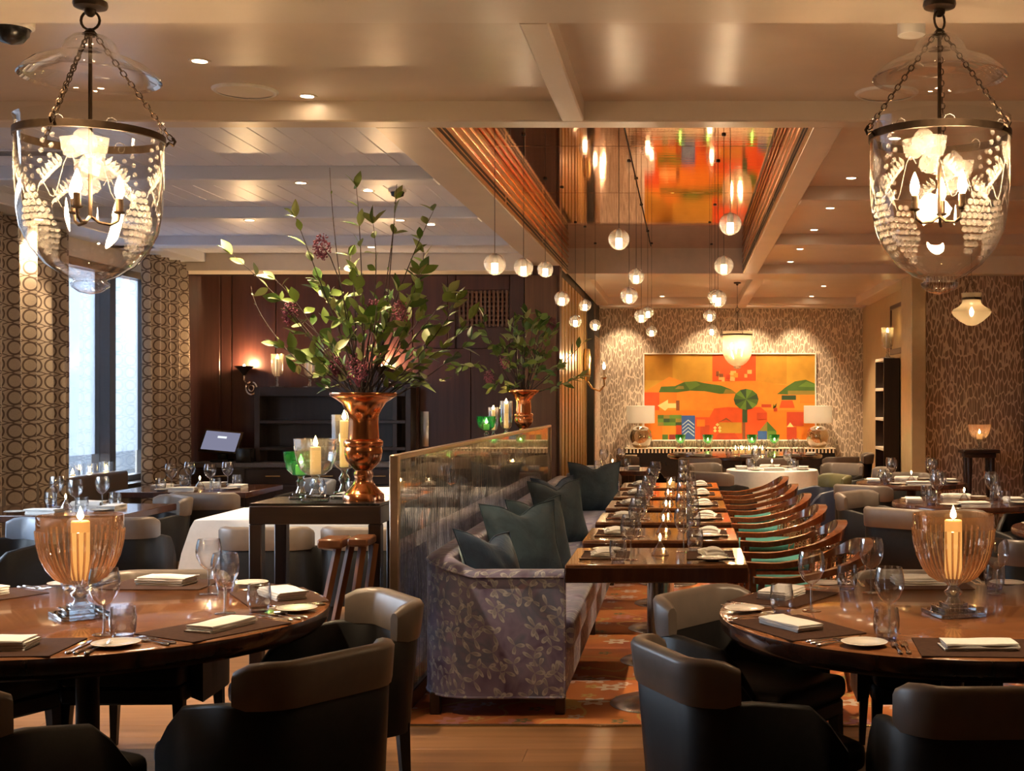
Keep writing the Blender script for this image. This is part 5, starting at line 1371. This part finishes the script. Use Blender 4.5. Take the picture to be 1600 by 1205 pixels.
def arrangement(label, base, D0, branches, lilacs, seed, scale=1.0, nleaf=5, fill=0, spread=(0, 0, 0, 0)):
    rr = random.Random(seed)
    t = thing('flower_arrangement', label, 'flowers', base, 0, 'branch and lilac arrangements'); B = Vector(base)
    def W(px, py, dd): return Vector((X(px, D0 + dd), D0 + dd, Z(py, D0 + dd))) - B
    def leafat(p, d, s):
        q = d.to_track_quat('Y', 'Z'); o = put('leaf', LEAF[rr.choice([0, 0, 1, 2, 2, 3])], t, p)
        q = q @ Euler((rr.uniform(-.3, .3), rr.uniform(-1.2, 1.2), 0)).to_quaternion(); o.rotation_mode = 'QUATERNION'; o.rotation_quaternion = q; o.scale = (s * rr.uniform(.8, 1.25), s, s)
    for (mx, my, tx, ty, dd, kind) in branches:
        a = Vector((rr.uniform(-.06, .06), rr.uniform(-.06, .06), .45)) ; m_ = W(mx, my, dd * .5); c = W(tx, ty, dd)
        pts = bez(a, m_, c, 10); ln = (c - a).length
        r0 = (.0052 if kind != 'bare' else .0048) * scale
        MB().tube(pts, [r0 * (1 - .75 * i / 10) for i in range(11)], 5).build('branch', 'twig', t)
        if kind == 'bare':
            for i in (5, 6, 7, 8, 9): 
                d = (pts[i] - pts[i - 1]).normalized() + Vector((rr.uniform(-.5, .5), rr.uniform(-.5, .5), 0)); o = put('bud', LEAF[3], t, pts[i]); o.rotation_mode = 'QUATERNION'; o.rotation_quaternion = d.to_track_quat('Y', 'Z'); o.scale = (.35 * scale, .35 * scale, .35 * scale)
            continue
        st = {'tip': 7, 'mid': 4, 'full': 3}[kind]
        for i in range(st, 11):
            d0 = (pts[i] - pts[i - 1]).normalized()
            for k in range(2 if i < 10 else 4):
                d = (d0 * rr.uniform(.3, 1.1) + Vector((rr.uniform(-1, 1), rr.uniform(-.8, .8), rr.uniform(-.5, .7)))).normalized()
                if rr.random() < (.85 if kind == 'full' else .7): leafat(pts[i] + d * .004, d, scale * rr.uniform(.75, 1.3))
    x0, y0, x1, y1 = spread
    for k in range(fill):
        p = W(x0 + (x1 - x0) * rr.betavariate(2, 2), y0 + (y1 - y0) * rr.betavariate(1.6, 1.6), rr.uniform(-.18, .18) * scale)
        d = (p - Vector((0, 0, .45))).normalized() + Vector((rr.uniform(-.8, .8), rr.uniform(-.8, .8), rr.uniform(-.6, .6)))
        d.normalize()
        if k % 3 == 0: MB().tube(bez(Vector((rr.uniform(-.05, .05), rr.uniform(-.05, .05), .46)), p * .5 + Vector((0, 0, .25)), p, 5), .0022 * scale, 4).build('branch', 'twig', t)
        for j in range(2):
            dj = (d + Vector((rr.uniform(-.9, .9), rr.uniform(-.9, .9), rr.uniform(-.5, .6)))).normalized(); leafat(p, dj, scale * rr.uniform(.8, 1.3))
    for (px, py, dd, r, m) in lilacs:
        o = put('lilac_cluster', lilac_mesh(px, r, m), t, W(px, py, dd)); o['kind'] = 'stuff'
        MB().tube(bez(Vector((0, 0, .46)), W((px + 568 if D0 < 8 else px + 818) / 2, py + 20, 0), W(px, py, dd), 5), .0025 * scale, 4).build('branch', 'twig', t)
arrangement('tall arrangement of leafy branches and purple lilac in the near copper urn', U1, 6.30,
    [(525, 470, 515, 262, 0, 'bare'), (570, 440, 557, 294, .05, 'tip'), (612, 450, 620, 288, -.05, 'bare'), (610, 440, 618, 312, .06, 'tip'), (625, 430, 677, 330, .1, 'tip'), (500, 440, 462, 340, -.1, 'tip'),
     (450, 470, 363, 398, -.1, 'tip'), (400, 520, 392, 447, .1, 'bare'), (600, 460, 583, 350, -.1, 'mid'), (560, 450, 545, 400, .1, 'mid'), (660, 470, 662, 395, .12, 'tip'), (650, 470, 655, 430, -.12, 'mid'), (660, 520, 700, 458, -.05, 'full'), (690, 530, 712, 470, .1, 'full'),
     (690, 560, 733, 500, 0, 'tip'), (670, 600, 735, 530, .05, 'tip'), (480, 480, 430, 437, .05, 'mid'), (470, 520, 440, 470, -.1, 'full'), (490, 560, 432, 540, -.05, 'full'), (520, 560, 470, 560, .12, 'mid'), (640, 580, 690, 545, -.1, 'full'), (620, 590, 660, 600, .1, 'mid'),
     (540, 480, 500, 440, 0, 'full'), (580, 500, 560, 430, .1, 'full'), (600, 520, 620, 455, .05, 'full')],
    [(503, 385, -.1, .045, 'lilac'), (452, 490, -.05, .040, 'lilac'), (585, 482, .08, .035, 'lilac'), (626, 488, -.08, .042, 'lilac_pink'), (558, 578, -.12, .055, 'lilac_pink'), (525, 572, .0, .035, 'lilac')], 5, 1.0, 5, 96, (435, 450, 705, 608))
arrangement('dense leafy arrangement in the far copper urn behind the screen', U2, 12.6,
    [(760, 560, 712, 575, 0, 'full'), (750, 520, 756, 488, .1, 'mid'), (790, 520, 770, 545, -.1, 'mid'), (820, 530, 822, 492, 0, 'full'), (850, 540, 868, 510, .05, 'full'), (870, 580, 912, 535, 0, 'mid'), (880, 600, 905, 590, .1, 'full'), (800, 520, 806, 498, .1, 'full'), (840, 540, 846, 500, -.1, 'full'), (780, 590, 770, 605, -.1, 'full')],
    [(789, 565, -.1, .055, 'lilac_pink'), (764, 590, 0, .05, 'lilac_pink'), (862, 505, 0, .05, 'lilac')], 9, 1.35, 5, 62, (775, 500, 880, 615))
# glass hurricanes on the consoles
inst('green_hurricane', 'hurricane_candle', 'green glass goblet on the near dark console', 'candle holder', (X(470, 6.42), 6.42, CH + .001), .3, 'console hurricanes')
inst('clear_hurricane', 'hurricane_candle', 'wide clear glass goblet with candle on the near dark console', 'candle holder', (X(493, 6.27), 6.27, CH + .001), .2, 'console hurricanes')
inst('tall_hurricane', 'hurricane_candle', 'tall clear glass hurricane half hidden behind the near copper urn', 'candle holder', (X(537, 6.46), 6.47, CH + .001), .1, 'console hurricanes')
inst('green_hurricane', 'hurricane_candle', 'green glass goblet at the far end of the glass screen', 'candle holder', (X(760, 12.5), 12.5, 1.101), .3, 'console hurricanes', (1.15, 1.15, 1.15))
inst('tall_hurricane', 'hurricane_candle', 'tall clear hurricane with candle beside the far copper urn', 'candle holder', (X(791, 12.45), 12.45, 1.101), .1, 'console hurricanes')
inst('tall_hurricane', 'hurricane_candle', 'clear glass hurricane between the far green goblet and candle', 'candle holder', (X(772, 12.75), 12.70, 1.101), .1, 'console hurricanes', (.85, .85, .85))
# ------------------------------------------------------------------ wall sconces
def wall_lamp(loc, watts, col=WARM2, r=.03, parent=None):
    ld = bpy.data.lights.new('sconce_lamp', 'POINT'); lo = bpy.data.objects.new('sconce_lamp', ld); COL.objects.link(lo)
    ld.energy = watts; ld.color = col; ld.shadow_soft_size = r; lo.location = loc
    if parent: lo.parent = parent
def cone_sconce(px, label):
    d = 14.2; t = thing('wall_sconce', label, 'sconce', (X(px, d), 14.29, Z(580, d)), 0, 'bronze cone wall sconces')
    MB().lathe([(.012, -.05), (.05, .0), (.105, .05), (.11, .055), (.10, .05), (.045, .0)], 28, (0, -.14, 0)).build('cone_shade', 'dark_metal', t)
    MB().lathe([(.02, .0), (.025, .03), (.02, .05), (.0008, .075)], 12, (0, -.14, .0)).build('bulb', 'lamp_glow', t)
    MB().tube([(0, -.14, -.05), (0, -.14, -.10), (.02, -.10, -.15), (.03, -.02, -.17)], .009, 8).build('arm', 'silver', t)
    b = MB(); b.tube([(.04 + .06 * math.cos(q), -.02, -.19 + .07 * math.sin(q)) for q in [2 * PI * i / 20 for i in range(20)]], .012, 8, True)
    b.tube([(.04 + .03 * math.cos(q), -.02, -.19 + .035 * math.sin(q)) for q in [2 * PI * i / 14 for i in range(14)]], .008, 6, True); b.build('scroll_plate', 'silver', t)
    wall_lamp((.02, -.12, .085), 9, WARM2, .02, t)
cone_sconce(384, 'bronze cone sconce with silver scroll left of the wall shelf')
cone_sconce(598, 'bronze cone sconce glowing behind the flower arrangement')
t = thing('wall_sconce', 'brass candle-arm sconce with antler bracket on the slatted wall', 'sconce', (-1.35, 17.0, 1.78))
MB().lathe([(.03, 0), (.05, .1), (.055, .3), (.04, .42), (.0005, .43)], 16, (.05, 0, 0)).build('back_vase', 'gold_metal', t)
MB().tube([(.04, 0, .02), (.12, -.02, -.10), (.22, -.04, -.14), (.29, -.05, -.06), (.28, -.05, .02)], [.012, .012, .011, .010, .010], 8).build('arm', 'gold_metal', t)
MB().lathe([(.010, .02), (.04, .035), (.042, .042)], 16, (.28, -.05, 0)).build('drip_pan', 'gold_metal', t)
MB().lathe([(.014, .04), (.014, .15), (.010, .152)], 12, (.28, -.05, 0)).build('candle_tube', 'wax_white', t)
MB().lathe([(.008, .152), (.018, .17), (.019, .19), (.010, .22), (.0008, .245)], 12, (.28, -.05, 0)).build('bulb', 'lamp_glow', t)
wall_lamp((.25, 0, .30), 6, WARM2, .02, t)

# ------------------------------------------------------------------ painting
PD = 21.2
pw0, pw1, ph0, ph1 = X(1005, PD), X(1275, PD), Z(689, PD), Z(552, PD)
pt = thing('painting', 'wide abstract landscape painting in orange, yellow and green', 'painting', ((pw0 + pw1) / 2, PD - .004, (ph0 + ph1) / 2))
PW, PH = (pw1 - pw0) / 2, (ph1 - ph0) / 2
plain('frame_white', (.80, .76, .70), .4)
for a, b in (((-PW, -.05, PH - .02), (PW, 0, PH)), ((-PW, -.05, -PH), (PW, 0, -PH + .02)), ((-PW, -.05, -PH + .02), (-PW + .02, 0, PH - .02)), ((PW - .02, -.05, -PH + .02), (PW, 0, PH - .02))):
    MB().rbox(a, b, .003, 1).build('frame', 'frame_white', pt, False)
COLS = {'yel': (.50, .27, .030), 'gold': (.44, .21, .02), 'or': (.66, .17, .012), 'or2': (.68, .22, .02), 'red': (.58, .07, .012), 'red2': (.42, .045, .012), 'dkred': (.22, .02, .02), 'gr': (.055, .12, .02), 'gr2': (.10, .20, .03),
        'dg': (.025, .06, .025), 'bl': (.03, .09, .30), 'ol': (.22, .17, .03), 'tan': (.60, .33, .10), 'br': (.18, .06, .02), 'lt': (.85, .55, .22), 'pal': (.45, .55, .62)}
pn = list(COLS)
for k in pn: plain('paint_' + k, COLS[k], .5, 0, .10, 6, .1)
cv = MB(); cv.box((-PW + .02, -.03, -PH + .02), (PW - .02, -.002, PH - .02), pn.index('yel'))
lay = [0]
def paint(poly, c):
    """flat painted patch; coordinates in the crop of the photograph, 0..1500 by 0..745"""
    lay[0] += 1; y = -.0302 - lay[0] * .00008
    vs = [(-PW + .02 + (px - 35) / 1480 * (2 * PW - .04), y, PH - .02 - (py - 75) / 740 * (2 * PH - .04)) for px, py in poly]
    cv.add(vs, [tuple(range(len(vs)))], pn.index(c))
def rect(x0, y0, x1, y1, c): paint([(x0, y0), (x1, y0), (x1, y1), (x0, y1)][::-1], c)
def hump(x0, x1, yb, yt, c, n=14, pk=.5, yb2=None):
    yb2 = yb if yb2 is None else yb2
    paint([(x0 + (x1 - x0) * i / n, (yb + (yb2 - yb) * i / n) - (yb - yt) * math.sin(PI * (i / n) ** (math.log(.5) / math.log(pk)))) for i in range(n + 1)][::-1] if False else
          [(x0 + (x1 - x0) * (1 - i / n), (yb + (yb2 - yb) * (1 - i / n)) - (yb - yt) * math.sin(PI * (1 - i / n))) for i in range(n + 1)], c)
rect(35, 75, 280, 300, 'gold'); rect(1010, 75, 1270, 330, 'gold'); rect(625, 75, 1003, 330, 'red')
rect(35, 400, 1515, 815, 'or')
paint([(35, 400), (250, 270), (400, 320), (640, 310), (1010, 305), (1280, 350), (1515, 420), (1515, 560), (35, 560)][::-1], 'or2')
rect(35, 405, 165, 560, 'red'); rect(165, 405, 315, 500, 'or')
paint([(160, 405), (180, 355), (300, 350), (380, 315), (480, 308), (560, 325), (700, 345), (790, 380), (835, 415), (690, 418), (560, 395), (430, 390), (320, 405)][::-1], 'gr')
paint([(300, 375), (330, 350), (375, 350), (380, 375)][::-1], 'ol'); paint([(380, 315), (480, 308), (520, 340), (430, 385)][::-1], 'gr2'); paint([(720, 415), (740, 375), (800, 385), (835, 415)][::-1], 'ol')
paint([(1185, 420), (1260, 360), (1340, 310), (1435, 295), (1515, 330), (1515, 410), (1380, 400), (1280, 425)][::-1], 'gr'); paint([(1370, 355), (1440, 310), (1515, 335), (1515, 360)][::-1], 'gr2'); rect(1280, 390, 1515, 425, 'ol')
paint([(600, 620), (640, 545), (760, 532), (900, 540), (1040, 530), (1100, 580), (1100, 815), (600, 815)][::-1], 'red')
rect(1225, 430, 1350, 470, 'dg'); rect(1385, 430, 1515, 500, 'or'); paint([(1205, 540), (1225, 475), (1320, 475), (1340, 540)][::-1], 'red'); rect(1050, 508, 1135, 535, 'red2')
paint([(150, 520), (240, 468), (240, 500), (320, 500), (320, 540), (240, 540), (215, 565)][::-1], 'lt'); rect(310, 475, 340, 562, 'br')
for i in range(4):
    for j in range(3): rect(150 + i * 52, 600 + j * 32, 202 + i * 52, 632 + j * 32, ['gr', 'gr2', 'ol', 'dg', 'gr2'][(i * 2 + j) % 5])
rect(35, 700, 190, 815, 'or'); rect(190, 695, 305, 770, 'or2'); rect(190, 770, 240, 815, 'gr'); rect(250, 770, 300, 815, 'dkred')
rect(358, 605, 475, 812, 'bl')
for k in range(4):
    y = 640 + k * 32
    paint([(365, y + 42), (415, y), (415, y + 10), (365, y + 52)][::-1], 'pal'); paint([(415, y), (468, y + 42), (468, y + 52), (415, y + 10)][::-1], 'pal')
rect(475, 620, 600, 812, 'red'); rect(520, 690, 600, 812, 'red2'); rect(490, 640, 560, 700, 'or'); rect(310, 690, 358, 815, 'red2')
rect(680, 665, 880, 760, 'gold'); paint([(670, 668), (745, 625), (805, 668), (745, 640)][::-1], 'br'); paint([(640, 812), (680, 758), (820, 758), (860, 812)][::-1], 'red2')
for (x, y) in ((668, 685), (648, 712), (688, 712), (648, 738), (688, 738)): paint([(x - 16, y), (x, y - 16), (x + 16, y), (x, y + 14)][::-1], 'lt')
rect(885, 540, 928, 665, 'dg'); rect(885, 665, 910, 812, 'br'); rect(1010, 580, 1095, 640, 'red2'); rect(1270, 575, 1415, 695, 'red2'); rect(1270, 705, 1355, 815, 'red2'); rect(1360, 705, 1515, 815, 'or')
paint([(1030, 740), (1100, 655), (1180, 740)][::-1], 'gr'); paint([(1030, 740), (1100, 655), (1100, 740)][::-1], 'ol'); rect(1018, 740, 1098, 812, 'bl'); rect(1100, 740, 1180, 812, 'gr2')
paint([(1270, 705), (1300, 665), (1330, 705)][::-1], 'lt')
for k in range(12):
    a0, a1 = 2 * PI * k / 12, 2 * PI * (k + 1) / 12
    paint([(918, 465), (918 + 108 * math.cos(a1), 465 + 92 * math.sin(a1)), (918 + 108 * math.cos(a0), 465 + 92 * math.sin(a0))], ['gr', 'gr2', 'dg', 'gr2', 'gr', 'dg'][k % 6])
r7 = random.Random(8)
for k in range(13):
    x = 640 + r7.uniform(0, 290); y = 205 + r7.uniform(0, 70); rect(x, y, x + r7.uniform(22, 50), y + r7.uniform(30, 42), r7.choice(['tan', 'lt', 'red2', 'gold', 'br', 'tan']))
paint([(1150, 545), (1160, 545), (1188, 490), (1176, 530), (1172, 490), (1168, 530), (1155, 500)][::-1], 'gr'); rect(1158, 540, 1188, 568, 'red2')
cv.build('canvas', ['paint_' + k for k in pn], pt, False)
# ------------------------------------------------------------------ striped sideboard below the painting
cs = thing('striped_sideboard', 'black and bone striped sideboard under the painting', 'sideboard', (X(1140, 20.9), 20.88, .004))
HW = (X(1302, 20.9) - X(978, 20.9)) / 2; CT = .735
plain('bone', (.72, .66, .54), .35); 
MB().rbox((-HW, -.24, .0), (HW, .26, CT - .012), .003, 1).build('body', 'screen_dark', cs); MB().rbox((-HW - .01, -.25, CT - .012), (HW + .01, .27, CT), .003, 1).build('top', 'bone', cs)
sm = MB().box((-.014, -.006, 0), (.014, 0, .06)).mesh('stripe', 'bone', False)
nst = 58
for k in range(nst): put('stripe', sm, cs, (-HW + (k + .5) * 2 * HW / nst, -.24, CT - .075))
sv = MB().box((-.006, -.22, 0), (0, .24, .022)).mesh('stripe', 'bone', False)
for k in range(13): put('stripe', sv, cs, (-HW, 0, .08 + k * .048))
fs = MB().box((-.09, -.006, 0), (.09, 0, .022)).mesh('stripe', 'bone', False)
for k in range(12): put('stripe', fs, cs, (-HW + .10, -.24, .08 + k * .048))
CT += .005
for px, lb in ((1001, 'left'), (1278, 'right')):
    t = thing('table_lamp', lb + ' table lamp with gold glass ball base and drum shade', 'lamp', (X(px, 20.85), 20.85, CT), 0, 'gold ball table lamps')
    MB().lathe([(.10, 0), (.11, .01), (.155, .06), (.185, .14), (.19, .19), (.175, .26), (.13, .325), (.06, .355), (.035, .36)], 36).build('base', 'gold_glass', t)
    MB().lathe([(.02, .355), (.022, .40), (.012, .41), (.008, .52)], 12).build('neck', 'gold_metal', t)
    MB().lathe([(.225, .40), (.23, .405), (.23, .68), (.225, .685)], 40).build('shade', 'shade_cloth', t)
    MB().lathe([(.012, .50), (.03, .53), (.03, .56), (.012, .58), (.0005, .585)], 12).build('bulb', 'shade_bulb', t)
for px, lb in ((1063, 'leftmost'), (1106, 'second'), (1175, 'third'), (1210, 'rightmost')):
    inst('green_votive', 'hurricane_candle', lb + ' green glass goblet candle on the striped sideboard', 'candle holder', (X(px, 20.8), 20.8, CT), 0, 'green goblets on the striped sideboard', (1.1, 1.1, 1.1))

# ------------------------------------------------------------------ shelf tower and hurricane by the doorway
bs = thing('shelf_tower', 'tall dark open shelf tower beside the back doorway', 'shelf', (2.72, 17.5, .004))
H2 = Z(560, 17.5)
MB().rbox((0, 0, 0), (.215, .03, H2), .003, 1).build('side_panel', 'dark_wood_v', bs); MB().rbox((0, .75, 0), (.215, .78, H2), .003, 1).build('side_panel', 'dark_wood_v', bs)
MB().box((.20, .03, 0), (.215, .75, H2)).build('back_panel', 'wall_wood', bs, False)
for k in range(6): z = k * (H2 - .04) / 5; MB().rbox((-.004, .03, z), (.20, .75, z + .04), .003, 1).build('shelf', 'cream_trim', bs)
inst('cut_hurricane', 'hurricane_candle', 'cut-glass hurricane glowing on top of the dark shelf tower', 'candle holder', (2.79, 17.62, .005 + H2), 0, None, (1.25, 1.25, 1.15))
ps = thing('pedestal_stand', 'dark wooden pedestal stand against the wallpapered wall', 'stand', (X(1531, 14.2), 14.25, .004))
sh = Z(703, 14.2)
MB().rbox((-.20, -.16, sh - .04), (.20, .16, sh), .006, 1).build('top', 'dark_wood', ps); MB().rbox((-.165, -.13, sh - .09), (.165, .13, sh - .04), .01, 2).build('moulding', 'dark_wood', ps)
for sx in (-1, 1):
    for sy in (-1, 1): MB().lathe([(.03, 0), (.03, .08), (.02, .12), (.032, .3), (.022, .5), (.034, sh - .2), (.03, sh - .16), (.034, sh - .09)], 12, (sx * .125, sy * .09, 0)).build('leg', 'dark_wood_v', ps)
MB().rbox((-.15, -.11, .12), (.15, .11, .15), .004, 1).build('lower_shelf', 'dark_wood', ps)
inst('rose_goblet', 'hurricane_candle', 'pale rose glass goblet candle on the dark pedestal stand', 'candle holder', (X(1531, 14.2), 14.22, .005 + sh), 0)
